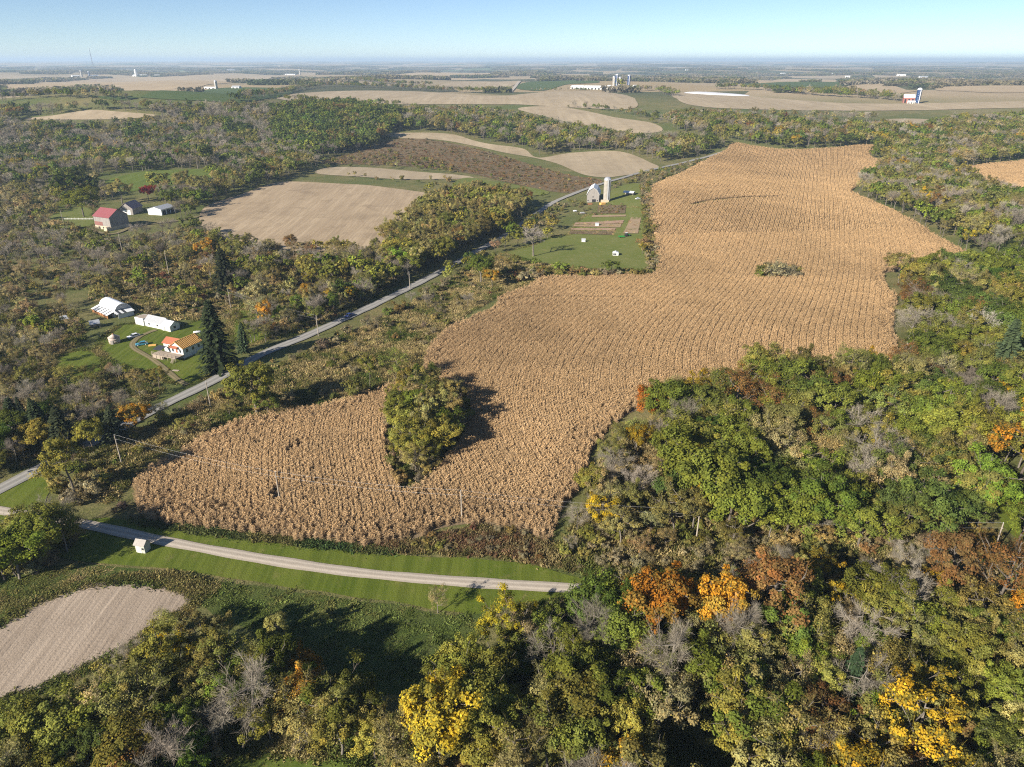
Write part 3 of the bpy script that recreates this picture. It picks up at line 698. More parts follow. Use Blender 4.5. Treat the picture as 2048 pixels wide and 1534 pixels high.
# deck before the house
dk0, dk1 = -w / 2 - 5.2, w / 2 + .3
box('deck_floor', t, M['deck'], dk0, dk1, -d / 2 - 4.2, -d / 2 - .12, 1.55, 1.75)
slab('deck_awning', t, M['tarp'], [(dk0 - .2, -d / 2 - 3.2, 3.2), (dk0 + 3.6, -d / 2 - 3.2, 3.2), (dk0 + 3.6, -d / 2 - .1, 3.75), (dk0 - .2, -d / 2 - .1, 3.75)], .06)
for x_ in np.linspace(dk0 + .1, dk1 - .1, 7):
    box('deck_post', t, M['deck'], x_ - .07, x_ + .07, -d / 2 - 4.15, -d / 2 - 4.0, -.5, 2.7)
for z_ in (2.15, 2.62): box('deck_rail', t, M['deck'], dk0, dk1, -d / 2 - 4.1, -d / 2 - 4.03, z_, z_ + .09)
box('deck_skirt', t, M['deck'], dk0 + .2, dk0 + w * .8, -d / 2 - 4.0, -d / 2 - 3.94, -.4, 1.5)
for k_ in range(5): box('deck_step', t, M['deck'], dk1 - 1.6, dk1 - .2, -d / 2 - 4.45 - .3 * k_, -d / 2 - 4.2 - .3 * k_, 1.25 - .3 * k_, 1.33 - .3 * k_)

# --- arched greenhouse
loc, rz, w, d = frame((230, 635), (266, 626), depth=1)
back = P(187, 623)[:2]; a_ = P(230, 635)[:2]; d = float(np.hypot(*(back - a_))) * .95
ex = np.array([math.cos(rz), math.sin(rz)]); ey = np.array([-ex[1], ex[0]])
c_ = a_ + ex * w / 2 + ey * d / 2
t = thing('greenhouse', 'white arched greenhouse with a row of panelled lean-to roofs', 'greenhouse', (c_[0], c_[1], float(hgt(*c_))), rz, free=11)
hr = 5.2; arc = [(w / 2 * math.cos(a), hr * math.sin(a) ** .8) for a in np.linspace(0, math.pi, 15)]
arc[0] = (w / 2, -.5); arc[-1] = (-w / 2, -.5)
nn = len(arc); inner = [(x * .985, z * .985) for x, z in arc]
prism('cover', t, M['film'], inner[::-1] + arc, -d / 2, d / 2)
prism('end_wall', t, M['grey_metal'], inner, -d / 2 + .35, -d / 2 + .45)
prism('end_wall', t, M['grey_metal'], inner, d / 2 - .45, d / 2 - .35)
for y_ in (-d / 2 - .04,):
    v_, f_ = tubes([([(x, y_, z) for x, z in arc], [.16] * nn)], 6); add('hoop', mk_mesh('hoop', v_, f_, M['white_metal'], True), t)
box('door', t, M['film'], -1.1, 1.1, -d / 2 + .28, -d / 2 + .36, 0, 2.3)
np_ = 11
for i in range(np_):                                  # lean-to on the flank: white and dark roof panels
    y0 = -d / 2 + d * i / np_; y1 = y0 + d / np_ * .98
    wd = i % 2 == 0
    y1 = y0 + d / np_ * (1.45 if wd else .98); y0 = y0 + (0 if wd else d / np_ * .47)
    slab('roof_panel', t, M['white_metal'] if wd else M['tarp'], [(-w / 2 - 3.0, y0, 1.5), (-w / 2 + .5, y0, 2.6), (-w / 2 + .5, y1, 2.6), (-w / 2 - 3.0, y1, 1.5)], .06)
box('lean_to_wall', t, M['rust'], -w / 2 - 2.7, -w / 2 - 2.55, -d / 2, d / 2, -.5, 1.45)
for i in range(8): box('lean_to_post', t, M['lumber'], -w / 2 - 2.9, -w / 2 - 2.76, -d / 2 + d * i / 7 - .07, -d / 2 + d * i / 7 + .07, -.5, 1.45)
box('porch_wall', t, M['white_wall'], -w / 2 + .3, w / 2 - .8, -d / 2 - 3.0, -d / 2 - 2.9, -.5, 2.0)
for i in range(7):
    x0 = -w / 2 - .4 + w * i / 7
    slab('porch_panel', t, M['tarp'] if i in (1, 3) else M['white_metal'], [(x0, -d / 2 - 3.5, 2.05), (x0 + w / 7 * .97, -d / 2 - 3.5, 2.05), (x0 + w / 7 * .97, -d / 2 - .1, 2.7), (x0, -d / 2 - .1, 2.7)], .06)

# --- long white outbuilding
loc, rz, w, d = frame((272, 649), (342.6, 664.3), (361, 656.5))
t = thing('long_shed', 'long low white outbuilding with grey roof between greenhouse and house', 'shed', loc, rz, free=12)
d = min(d, 9.5)
x1, x2 = -w / 2 + w * .24, -w / 2 + w * .76
box('wall', t, M['white_wall'], -w / 2, x1, -d * .5, d * .4, -.8, 3.3)
box('flat_roof', t, M['deck'], -w / 2 + .25, x1 - .1, -d * .45, d * .35, 3.0, 3.32)
sec = thing('tmp', None, None, (0, 0, 0)); bpy.data.objects.remove(sec)
def section(nm, xa, xb, ya, yb, hw, hr_, mr):
    prism(nm, t, M['white_wall'], [(ya, -.8), (yb, -.8), (yb, hw), ((ya + yb) / 2, hr_), (ya, hw)], xa, xb, 'x')
    m_ = (ya + yb) / 2; sl_ = (hr_ - hw) / (m_ - ya)
    slab('roof', t, mr, [(xa - .2, ya - .4, hw - .4 * sl_ + .04), (xb + .3, ya - .4, hw - .4 * sl_ + .04), (xb + .3, m_, hr_ + .04), (xa - .2, m_, hr_ + .04)], .1)
    slab('roof', t, mr, [(xb + .3, yb + .4, hw - .4 * sl_ + .04), (xa - .2, yb + .4, hw - .4 * sl_ + .04), (xa - .2, m_, hr_ + .045), (xb + .3, m_, hr_ + .045)], .1)
section('wall', x1 + .6, x2, -d * .45, d * .5, 2.6, 4.3, M['grey_metal'])
section('wall', x2 + .35, w / 2, -d * .55, d * .4, 2.4, 3.9, M['white_metal'])
for xa in np.linspace(x1 + .9, x2 - .3, 7): box('wall_batten', t, M['white_metal'], xa - .06, xa + .06, -d * .45 - .04, -d * .45 + .02, -.3, 2.5)
for xa in (x1 + 3.0, x2 - 3.0): box('window', t, M['glass'], xa - .45, xa + .45, -d * .45 - .05, -d * .45 + .1, 1.1, 1.9)
box('door', t, M['grey_metal'], x2 + 1.2, x2 + 2.3, -d * .55 - .05, -d * .55 + .1, 0, 2.05)
box('window', t, M['glass'], w / 2 - .1, w / 2 + .05, -d * .2, d * .02, 1.0, 2.0)

# --- small roofs west of the greenhouse
for A, B, dp, lb in (((118, 650), (138, 646), 3.2, 'small open shelter with pale metal roof among grey shrubs'), ((183, 658), (201, 655), 3.0, 'tiny shelter with bluish metal roof below the greenhouse')):
    loc, rz, w, d = frame(A, B, depth=dp)
    t = thing('shelter', lb, 'shed', loc, rz, free=3)
    for sx in (-1, 1):
        for sy in (-1, 1): box('post', t, M['deck'], sx * w / 2 - .08, sx * w / 2 + .08, sy * d / 2 - .08, sy * d / 2 + .08, -.4, 1.9 if sy < 0 else 2.4)
    slab('roof', t, M['grey_metal'], [(-w / 2 - .3, -d / 2 - .4, 1.85), (w / 2 + .3, -d / 2 - .4, 1.85), (w / 2 + .3, d / 2 + .4, 2.5), (-w / 2 - .3, d / 2 + .4, 2.5)], .1)
    box('back_wall', t, M['barn_wood'], -w / 2, w / 2, d / 2 - .1, d / 2 - .02, -.4, 2.3)
# --- round bin
p = P(230, 686); t = thing('grain_bin', 'small pinkish round grain bin with conical roof beside the parked cars', 'bin', p, 0, free=3)
lathe('wall', t, M['hut'], [(2.0, -.4), (2.0, .9), (2.04, .93), (2.0, .96), (2.0, 1.8), (2.04, 1.83), (2.0, 1.86), (2.0, 2.5)], 22)
lathe('roof', t, M['hut'], [(2.2, 2.45), (.35, 3.6), (.3, 3.7)], 22)
lathe('cap', t, M['rust'], [(.38, 3.66), (.38, 3.85), (.05, 4.0)], 10)
box('door', t, M['barn_wood'], -.5, .5, -2.08, -1.9, 0, 1.7)

# --- red roofed barn
loc, rz, w, d = frame((192, 456.5), (223.5, 461), (246, 451))
t = thing('red_roofed_barn', 'tall weathered barn with faded red roof and pale stone foundation', 'barn', loc, rz, free=14)
d = min(d, 14)
gable(t, w, d, 8.2, 12.4, 'x', M['barn_wood'], M['red_metal'], .5, 2.2)
box('foundation', t, M['stone'], -w / 2 - .1, w / 2 + .1, -d / 2 - .1, d / 2 + .1, -1.2, 2.2)
box('red_boards', t, M['barn_red'], -w / 2 + .3, w * .02, -d / 2 - .06, -d / 2 + .05, 2.4, 4.8)
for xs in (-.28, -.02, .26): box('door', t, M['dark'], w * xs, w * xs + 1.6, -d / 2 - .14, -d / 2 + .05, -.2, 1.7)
box('door', t, M['barn_wood'], w / 2 - .05, w / 2 + .06, -2, 2, 2.2, 6)
lt = prism('stone_lean_to', t, M['stone'], [(-1.6, -1), (1.6, -1), (1.6, 1.6), (.9, 2.4), (-.9, 2.4), (-1.6, 1.6)], -d / 2 - 3.2, -d / 2 - .12); lt.location.x = w / 2 - 1.4
# --- second barn
loc, rz, w, d = frame((245, 430), (273, 429), depth=13)
t = thing('gabled_barn', 'grey gabled barn with mauve roof and white doors behind the red roofed barn', 'barn', loc, rz - .25, free=12)
gable(t, w, d, 4.4, 8.2, 'y', M['barn_wood'], M['mauve_roof'], .5)
for xs in (-2.6, .3): box('door', t, M['white_wall'], xs, xs + 2.6, -d / 2 - .07, -d / 2 + .05, 0, 3.3)
# --- white machine shed
loc, rz, w, d = frame((297, 429), (324, 431), (348, 423))
t = thing('machine_shed', 'white metal machine shed with rust streaked roof beside the tan field', 'shed', loc, rz, free=13)
d = min(d, 20)
gable(t, w, d, 4.0, 5.6, 'y', M['white_metal'], M['grey_metal'], .4)
box('door', t, M['white_wall'], -w * .3, w * .3, -d / 2 - .07, -d / 2 + .05, 0, 3.4)
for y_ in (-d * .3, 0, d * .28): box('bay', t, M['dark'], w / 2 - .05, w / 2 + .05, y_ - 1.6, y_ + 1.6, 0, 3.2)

# --- old gambrel barn and silo
loc, rz, w, d = frame((1168.5, 404.5), (1192, 404.5), depth=20); rz = -.16
t = thing('gambrel_barn', 'grey board barn with bright white gambrel roof beside the concrete silo', 'barn', loc, rz, free=14)
gable(t, w, d, 6.3, 11.0, 'y', M['barn_wood'], M['white_metal'], .5, gam=True)
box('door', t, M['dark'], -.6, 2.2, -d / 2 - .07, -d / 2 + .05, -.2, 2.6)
box('hay_door', t, M['barn_wood'], -.9, .9, -d / 2 - .08, -d / 2 + .05, 7, 9)
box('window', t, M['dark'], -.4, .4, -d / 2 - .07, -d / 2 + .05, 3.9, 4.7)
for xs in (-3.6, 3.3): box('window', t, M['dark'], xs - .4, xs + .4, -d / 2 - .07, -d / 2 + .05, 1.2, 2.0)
p = P(1213, 402.5); t = thing('concrete_silo', 'tall concrete stave silo with steel dome beside the gambrel barn', 'silo', p, 0, free=5)
prof = [(2.55, -.5)]
for k_ in range(17): prof += [(2.55, .9 * k_ + .3), (2.585, .9 * k_ + .33), (2.585, .9 * k_ + .37), (2.55, .9 * k_ + .40)]
prof.append((2.55, 15.6)); lathe('stave_wall', t, M['concrete'], prof, 28)
lathe('dome', t, M['steel_dome'], [(2.66, 15.5)] + [(2.66 * math.cos(a), 15.5 + 2.3 * math.sin(a)) for a in np.linspace(0, 1.5, 8)], 28)
box('unloading_chute', t, M['grey_metal'], -.1, .75, -3.05, -2.4, .3, 16.2)
box('filler_pipe', t, M['steel_dome'], 1.5, 1.75, -2.5, -2.2, 0, 16.5)
box('feed_room', t, M['stone'], -4.6, 1.2, -4.4, -2.5, -.3, 1.6)
# --- small things of the barnyard
loc, rz, w, d = frame((1245, 392), (1266, 392), depth=6)
t = thing('low_shed', 'low open shed with white roof beside the corn', 'shed', loc, rz, free=5)
slab('roof', t, M['white_metal'], [(-w / 2, -d / 2, 2.6), (w / 2, -d / 2, 2.6), (w / 2, 0, 3.6), (-w / 2, 0, 3.6)], .1)
slab('roof', t, M['white_metal'], [(-w / 2, .1, 3.6), (w / 2, .1, 3.6), (w / 2, d / 2 + 1, 3.0), (-w / 2, d / 2 + 1, 3.0)], .1)
for sx in (-1, 0, 1):
    for sy in (-1, 1): box('post', t, M['deck'], sx * w * .47 - .1, sx * w * .47 + .1, sy * d * .45 - .1, sy * d * .45 + .1, -.4, 2.62)
box('back_wall', t, M['barn_wood'], -w / 2 + .2, w / 2 - .2, d * .46, d * .5, -.3, 2.6)
for (u, v, lb, nm) in ((1231, 511, 'white boxy chicken coop with dark panelled end on the pasture', 'chicken_coop'), (1167, 484, 'small pale chicken coop alone on the pasture', 'chicken_coop'), (1194, 452, 'pale low hutch between the garden beds', 'chicken_coop')):
    p = P(u, v); t = thing(nm, lb, 'coop', p, -.15, free=2.5)
    big = v > 500; ww, dd, hh = (3.2, 2.2, 1.7) if big else (2.2, 1.8, 1.3)
    gable(t, ww, dd, hh, hh + .7, 'x' if not big else 'y', M['white_wall'], M['plastic'] if big else M['grey_metal'], .15, .25)
    if big:
        for q in (-1.3, -.35): box('dark_panel', t, M['tarp'], q, q + .8, -dd / 2 - .06, -dd / 2 + .02, .5, 1.5)
    for sx in (-1, 1): box('skid', t, M['deck'], sx * ww * .4 - .08, sx * ww * .4 + .08, -dd * .6, dd * .6, -.05, .25)

# --- vehicles
def car(loc, rz, paint, label, L=4.4):
    t = thing('parked_car', label, 'car', loc, rz, 'cars on the farm and road', 3)
    s = L / 4.4
    body = [(-2.2, .42), (-2.18, .78), (-1.95, .9), (-1.0, .96), (1.2, .92), (2.0, .84), (2.2, .62), (2.18, .36)]
    prism('body', t, paint, [(x * s, z) for x, z in body][::-1], -.86, .86)
    cab = [(-1.75, .93), (-1.25, 1.42), (.25, 1.45), (1.0, .93)]
    prism('windows', t, M['glass'], [(x * s, z) for x, z in cab][::-1], -.74, .74)
    box('roof', t, paint, -1.3 * s, .3 * s, -.72, .72, 1.41, 1.49)
    for sx in (-1.35, 1.38):
        for sy in (-1, 1):
            o = lathe('wheel', t, M['tyre'], [(.2, -.1), (.32, -.1), (.34, 0), (.32, .1), (.2, .1)], 14, (sx * s, sy * .82, .34)); o.rotation_euler.x = math.pi / 2
            q = lathe('rim', o, M['chrome'], [(.02, -.12), (.2, -.11), (.2, .11), (.02, .12)], 10)
    for sy in (-1, 1):
        box('headlight', t, M['chrome'], 2.1 * s, 2.215 * s, sy * .62 - .18, sy * .62 + .18, .6, .74)
        box('tail_light', t, M['red_metal'], -2.215 * s, -2.12 * s, sy * .66 - .14, sy * .66 + .14, .66, .84)
    return t
car(P(268, 675) + [0, 0, .05], R(52 + 180), M['car_white'], 'white car parked on the dirt drive beside the round bin', 4.8)
car(P(284, 690.5) + [0, 0, .05], R(30 + 180), M['car_blue'], 'teal blue car parked nearest the house with the orange roof')
rdir = math.atan2(*(ROAD[np.argmin(np.hypot(*(ROAD - P(702, 633)[:2]).T)) + 3] - ROAD[np.argmin(np.hypot(*(ROAD - P(702, 633)[:2]).T))])[::-1])
p = P(700, 634); car(p + [0, 0, .33], rdir, M['car_navy'], 'navy blue car driving on the shaded road')
car(P(1277, 399) + [0, 0, .1], R(25), M['car_white'], 'white car parked between the low shed and the corn', 4.8)
def tractor(loc, rz):
    t = thing('tractor', 'small tractor with green bonnet at the end of the garden beds', 'tractor', loc, rz, free=3)
    box('bonnet', t, M['tractor_green'], .2, 1.9, -.35, .35, .8, 1.35); box('cab', t, M['glass'], -.9, .2, -.6, .6, 1.0, 2.3); box('cab_roof', t, M['white_metal'], -1.0, .3, -.7, .7, 2.3, 2.42)
    for x_, r_, y_ in ((-.6, .75, .85), (1.5, .45, .65)):
        for sy in (-1, 1):
            o = lathe('wheel', t, M['tyre'], [(r_ * .5, -.2), (r_ * .95, -.2), (r_, -.1), (r_, .1), (r_ * .95, .2), (r_ * .5, .2)], 16, (x_, sy * y_, r_)); o.rotation_euler.x = math.pi / 2
            lathe('rim', o, M['car_white'], [(.05, -.15), (r_ * .5, -.12), (r_ * .5, .12), (.05, .15)], 10)
    box('exhaust', t, M['dark'], 1.0, 1.08, .2, .28, 1.35, 2.2)
tractor(P(1254, 473), R(20))
p = P(1243, 475.5); t = thing('farm_wagon', 'green flat farm wagon hitched behind the small tractor', 'wagon', p, R(8), free=2)
box('bed', t, M['tractor_green'], -1.9, 1.9, -.9, .9, .65, .8); box('side_board', t, M['tractor_green'], -1.9, 1.9, -.9, -.82, .8, 1.15); box('side_board', t, M['tractor_green'], -1.9, 1.9, .82, .9, .8, 1.15)
for sx in (-1.2, 1.2):
    for sy in (-1, 1):
        o = lathe('wheel', t, M['tyre'], [(.1, -.1), (.33, -.1), (.35, 0), (.33, .1), (.1, .1)], 12, (sx, sy * .8, .35)); o.rotation_euler.x = math.pi / 2
box('drawbar', t, M['dark'], 1.9, 3.2, -.06, .06, .5, .62)

# --- yard clutter
def crate_pile(u, v, rz, label, name, cat, m, n, w_, d_, h_):
    t = thing(name, label, cat, P(u, v), rz, free=1.5)
    for k in range(n):
        a = k % 3; b = k // 3; box('board', t, m, -w_ / 2 + random.uniform(-.1, .1), w_ / 2 + random.uniform(-.1, .1), -d_ / 2 + a * d_ / 3 + .02, -d_ / 2 + (a + 1) * d_ / 3 - .02, b * h_, (b + 1) * h_ - .02)
crate_pile(305, 692, .3, 'pale lumber stack on the grass before the parked cars', 'lumber_stack', 'lumber', M['lumber'], 9, 2.6, 1.2, .18)
crate_pile(352, 742, -.2, 'grey board pile on the lawn below the deck', 'lumber_stack', 'lumber', M['deck'], 6, 2.4, 1.0, .16)
crate_pile(1180, 409, .1, 'rusty scrap pile beside the gambrel barn door', 'scrap_pile', 'scrap', M['rust'], 9, 3.2, 2.0, .35)
crate_pile(1205, 409, .5, 'tan straw stack in front of the concrete silo', 'straw_stack', 'straw', M['lumber'], 9, 4.0, 2.4, .45)
def tank(u, v, rz, label):
    t = thing('propane_tank', label, 'tank', P(u, v), rz, free=1.5)
    o = lathe('vessel', t, M['plastic'], [(.05, -1.5), (.3, -1.42), (.48, -1.2), (.5, 0), (.48, 1.2), (.3, 1.42), (.05, 1.5)], 14, (0, 0, .85)); o.rotation_euler.y = math.pi / 2
    for sx in (-.8, .8): box('saddle', t, M['grey_metal'], sx - .1, sx + .1, -.4, .4, -.1, .5)
    lathe('dome_cap', t, M['grey_metal'], [(.15, 1.3), (.15, 1.45), (.05, 1.5)], 8)
tank(395, 668, .4, 'white propane tank on the grass behind the house'); tank(1150, 424, .2, 'white propane tank beside the garden scrub')
def trailer(u, v, rz, label, m):
    t = thing('flat_trailer', label, 'trailer', P(u, v), rz, free=2)
    box('bed', t, m, -2.2, 2.2, -1.0, 1.0, .6, .75); box('load', t, M['grey_metal'], -1.6, 1.2, -.8, .8, .753, 1.3); box('drawbar', t, M['dark'], 2.2, 3.4, -.07, .07, .5, .62)
    for sy in (-1, 1):
        o = lathe('wheel', t, M['tyre'], [(.1, -.1), (.33, -.1), (.35, 0), (.33, .1), (.1, .1)], 12, (-.3, sy * 1.1, .35)); o.rotation_euler.x = math.pi / 2
trailer(1165, 428, .2, 'grey loaded trailer on bare ground left of the garden beds', M['deck']); trailer(318, 572, -.2, 'white trailer half hidden on the rough slope', M['plastic'])
loc, rz, w, d = frame((128, 440), (186, 440), depth=1)
t = thing('board_fence', 'white board fence on the grass beside the red roofed barn', 'fence', loc, rz)
for k in range(9): box('fence_post', t, M['white_wall'], -w / 2 + w * k / 8 - .08, -w / 2 + w * k / 8 + .08, -.08, .08, -.4, 1.4)
for z_ in (.5, 1.0): box('fence_rail', t, M['white_wall'], -w / 2, w / 2, -.13, -.085, z_, z_ + .16)
# --- utility poles and wires
def pole(base, top_v, label, arm=True, rz=0.0, hmin=8.5):
    p = P(*base); dist = math.dist(p, (0, 0, CAMZ))
    hh = max(hmin, (base[1] - top_v) / FPX * dist / .9)
    t = thing('utility_pole', label, 'utility pole', p, rz, 'wooden utility poles', 1.5)
    v_, f_ = tubes([([(0, 0, -.5), (0, 0, hh * .5), (0, 0, hh)], [.19, .16, .12])], 8); add('post', mk_mesh('post', v_, f_, M['pole_wood'], True), t)
    ends = []
    if arm:
        box('cross_arm', t, M['pole_wood'], -1.15, 1.15, -.07, .07, hh - .55, hh - .4)
        for sx in (-1.05, 0, 1.05):
            zb = hh - .4 if sx else hh
            lathe('insulator', t, M['white_wall'], [(.03, zb), (.07, zb + .06), (.07, zb + .12), (.03, zb + .2)], 8, (sx, 0, 0))
            ends.append(Vector((p[0] + sx * math.cos(rz), p[1] + sx * math.sin(rz), p[2] + zb + .2)))
        can = lathe('transformer', t, M['grey_metal'], [(.22, hh - 2.1), (.24, hh - 2.0), (.24, hh - 1.2), (.2, hh - 1.1)], 12, (.42, 0, 0)) if random.random() < .3 else None
    else:
        lathe('insulator', t, M['white_wall'], [(.03, hh), (.07, hh + .06), (.07, hh + .12), (.03, hh + .2)], 8)
        lathe('insulator', t, M['white_wall'], [(.03, hh - 1.4), (.07, hh - 1.34), (.07, hh - 1.25), (.03, hh - 1.2)], 8, (.2, 0, 0))
        ends = [Vector((p[0], p[1], p[2] + hh + .2)), Vector((p[0] + .2 * math.cos(rz), p[1] + .2 * math.sin(rz), p[2] + hh - 1.2))]
    return ends
def wires(a, b, label, sag=1.0, r_=.014):
    for k_, (p, q) in enumerate(zip(a, b)):
        L = (q - p).length; n = 16; pts = [p.lerp(q, i / n) - Vector((0, 0, sag * L / 60 * 4 * (i / n) * (1 - i / n))) for i in range(n + 1)]
        o = p.copy(); v_, f_ = tubes([([tuple(x - o) for x in pts], [r_] * (n + 1))], 4)
        tag(add('power_wire', mk_mesh('power_wire', v_, f_, M['wire'], True), None, o), label + (', upper line', ', lower line', ', third line')[k_], 'wire', 'overhead power wires')
pA = pole((462, 617), 585, 'pale utility pole on the grass behind the big spruce', False)
pB = pole((637, 672), 640, 'utility pole at the road edge where two wires end', False)
wires(pA, pB, 'wire from the spruce pole to the roadside pole')
pole((820, 578), 553, 'utility pole standing alone beside the bend of the road', False)
pole((421, 812), 775, 'leaning grey utility pole in brush below the house', False)
pC = pole((243, 925), 885, 'utility pole in brush where wires leave over the corn', False)
pD = pole((560, 1003), 948, 'utility pole rising out of the near corn', False)
pE = pole((924, 1042), 990, 'utility pole in the corn by the weedy tip', False)
pF = pole((1392, 1082), 1020, 'utility pole at the wood edge below the two round green trees', False)
pG = pole((1985, 1110), 1065, 'braced utility pole at the wood clearing near the orange maple', False)
wires(pC, pD, 'wire over the near corn from the brush pole'); wires(pD, pE, 'wire over the corn between the two field poles'); wires(pE, pF, 'wire from the corn to the wood edge pole'); wires(pF, pG, 'wire through the wood clearing')
pole((247, 513), 475, 'utility pole beside the farm track below the red roofed barn', False)
pole((339, 553), 512, 'utility pole among bushes on the rough slope', False)
pole((131, 461), 432, 'utility pole on the grass beside the red roofed barn', False)

# --- far farms
def far_shed(u0, u1, v, depth, hw, hr_, mw, mr, label, name='farm_shed', ridge='x', cat='shed', opens=3):
    loc, rz, w, d = frame((u0, v), (u1, v), depth=depth)
    t = thing(name, label, cat, loc, rz, free=max(w, d) * .55); gable(t, w, d, hw, hr_, ridge, mw, mr, .4, -3)
    for i in range(opens):
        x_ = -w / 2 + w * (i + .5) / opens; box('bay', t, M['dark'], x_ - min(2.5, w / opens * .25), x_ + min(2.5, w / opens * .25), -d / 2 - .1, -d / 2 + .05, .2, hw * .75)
    return t
def far_silo(u, v, vt, r_, m, label, dome=True):
    p = P(u, v); dist = math.dist(p, (0, 0, CAMZ)); hh = (v - vt) / FPX * dist
    t = thing('farm_silo', label, 'silo', p, 0, free=r_ + 3)
    prof = [(r_, -3)]
    for k_ in range(8): prof += [(r_, hh * .88 * (k_ + .4) / 8), (r_ * 1.02, hh * .88 * (k_ + .42) / 8), (r_ * 1.02, hh * .88 * (k_ + .47) / 8), (r_, hh * .88 * (k_ + .5) / 8)]
    lathe('stave_wall', t, m, prof + [(r_, hh - r_ * .8)], 24)
    lathe('dome', t, M['steel_dome'] if dome else M['white_metal'], [(r_ * 1.03, hh - r_ * .85)] + [(r_ * 1.03 * math.cos(a), hh - r_ * .85 + r_ * .85 * math.sin(a)) for a in np.linspace(0, 1.5, 7)], 24)
    box('chute', t, M['white_metal'], -.5, .5, -r_ - .8, -r_ + .1, 0, hh - r_)
far_shed(1141, 1166, 177.5, 16, 5, 8, M['white_wall'], M['white_metal'], 'white farm shed at the end of the long white row')
far_shed(1167, 1215, 179, 18, 5.5, 9, M['white_wall'], M['white_metal'], 'very long white farm shed on the far rise', opens=7)
far_shed(1214, 1224, 178.5, 14, 6, 9.5, M['white_wall'], M['white_metal'], 'short white shed beside the pale far silo', opens=2)
far_silo(1227, 179, 156, 3.6, M['concrete'], 'pale stave silo beside the long white shed')
far_silo(1232.5, 177.5, 152.5, 3.6, M['blue_silo'], 'blue silo with white top among the far farm silos', False)
far_silo(1239, 178.5, 157, 3.4, M['concrete'], 'pale domed silo partly behind a yellowing tree')
far_silo(1257, 175, 153, 3.8, M['blue_silo'], 'dark navy silo standing apart from the far farm silos')
far_shed(1265, 1276, 178, 14, 6, 9, M['white_wall'], M['white_metal'], 'white farm house behind trees near the navy silo', 'farm_house', 'x', 'house', 3)
far_shed(1806, 1828, 206, 16, 9, 14, M['red_barn'], M['white_metal'], 'red barn with white roof beside the blue silo', 'red_barn', 'x', 'barn', 3)
far_silo(1834, 207, 183, 4.0, M['blue_silo'], 'bright blue silo beside the red barn', False)
far_shed(1815, 1830, 207.6, 8, 3.5, 5, M['white_wall'], M['white_metal'], 'low white annex in front of the red barn', 'annex', 'x', 'shed', 3)
far_silo(433, 178.5, 164, 3.6, M['concrete'], 'lone concrete silo standing on the long green field')
far_shed(408, 430, 178, 12, 3, 5, M['white_wall'], M['white_metal'], 'low white shed beside the lone concrete silo')
far_shed(463, 478, 177.5, 12, 4, 7, M['white_wall'], M['grey_metal'], 'white farm house near the lone concrete silo', 'farm_house', 'x', 'house', 2)
far_shed(145, 160, 153.5, 16, 5, 8, M['white_wall'], M['white_metal'], 'distant white shed beneath the lattice mast')
far_shed(180, 198, 153, 16, 5, 8, M['white_wall'], M['white_metal'], 'distant white shed beside two small silos')
far_silo(164, 154, 144, 5, M['concrete'], 'small grey silo beneath the lattice mast'); far_silo(179, 153, 145, 5, M['blue_silo'], 'small dark silo beneath the lattice mast')
far_shed(265, 292, 153, 25, 6, 10, M['white_wall'], M['white_metal'], 'long distant white dairy shed on the skyline'); far_silo(273, 153, 141.5, 7, M['white_wall'], 'white feed tower above the distant dairy shed')
far_shed(308, 318, 152.5, 16, 5, 8, M['white_wall'], M['white_metal'], 'small distant white shed beyond the dairy')
far_shed(570, 590, 150, 20, 5, 8, M['white_wall'], M['grey_metal'], 'pale distant shed above the russet grove'); far_silo(600, 150, 140, 5, M['concrete'], 'thin grey silo above the russet grove')
for i, (u0, u1, v) in enumerate(((1005, 1016, 147), (1660, 1674, 150), (1690, 1700, 155), (1795, 1812, 152), (1840, 1856, 156), (1560, 1570, 149), (1370, 1378, 141), (1440, 1452, 139), (455, 470, 141), (760, 785, 143))):
    far_shed(u0, u1, v, 18, 6, 10, M['white_wall'], M['white_metal'] if i % 2 else M['grey_metal'], ('white shed', 'pale barn', 'white farmhouse', 'grey roofed barn', 'long white barn', 'tiny white barn', 'tiny pale shed', 'faint white shed', 'faint pale barn', 'faint long shed')[i] + ' far off near the ' + ('middle of the skyline', 'skyline hamlet', 'skyline hamlet below the woods', 'fields past the blue silo', 'woods past the blue silo', 'pale far fields', 'skyline notch', 'bluish skyline', 'lattice mast horizon', 'skyline above the tan rise')[i], 'distant_barn', 'x', 'barn', 2)
# white covered feed heap
hp = smooth(poly([(1370, 186.5), (1385, 185), (1440, 187.8), (1494, 191.3), (1490, 192.6), (1425, 190.2)]), 4); c_ = hp.mean(0)
t = thing('feed_heap', 'long white plastic covered feed heap on the far tan field', 'heap', (c_[0], c_[1], float(hgt(*c_))), 0, free=30)
rings = []; nh = len(hp)
for s_, z_ in ((1.0, 0.0), (.93, 1.2), (.75, 2.0), (.4, 2.4)): rings += [((x - c_[0]) * s_, (y - c_[1]) * s_, z_ + float(lift(x, y)) - t.location.z) for x, y in hp]
f_ = [[k * nh + i, k * nh + (i + 1) % nh, (k + 1) * nh + (i + 1) % nh, (k + 1) * nh + i] for k in range(3) for i in range(nh)] + [[3 * nh + i for i in range(nh)]]
add('cover', mk_mesh('cover', rings, f_, M['plastic'], True), t)
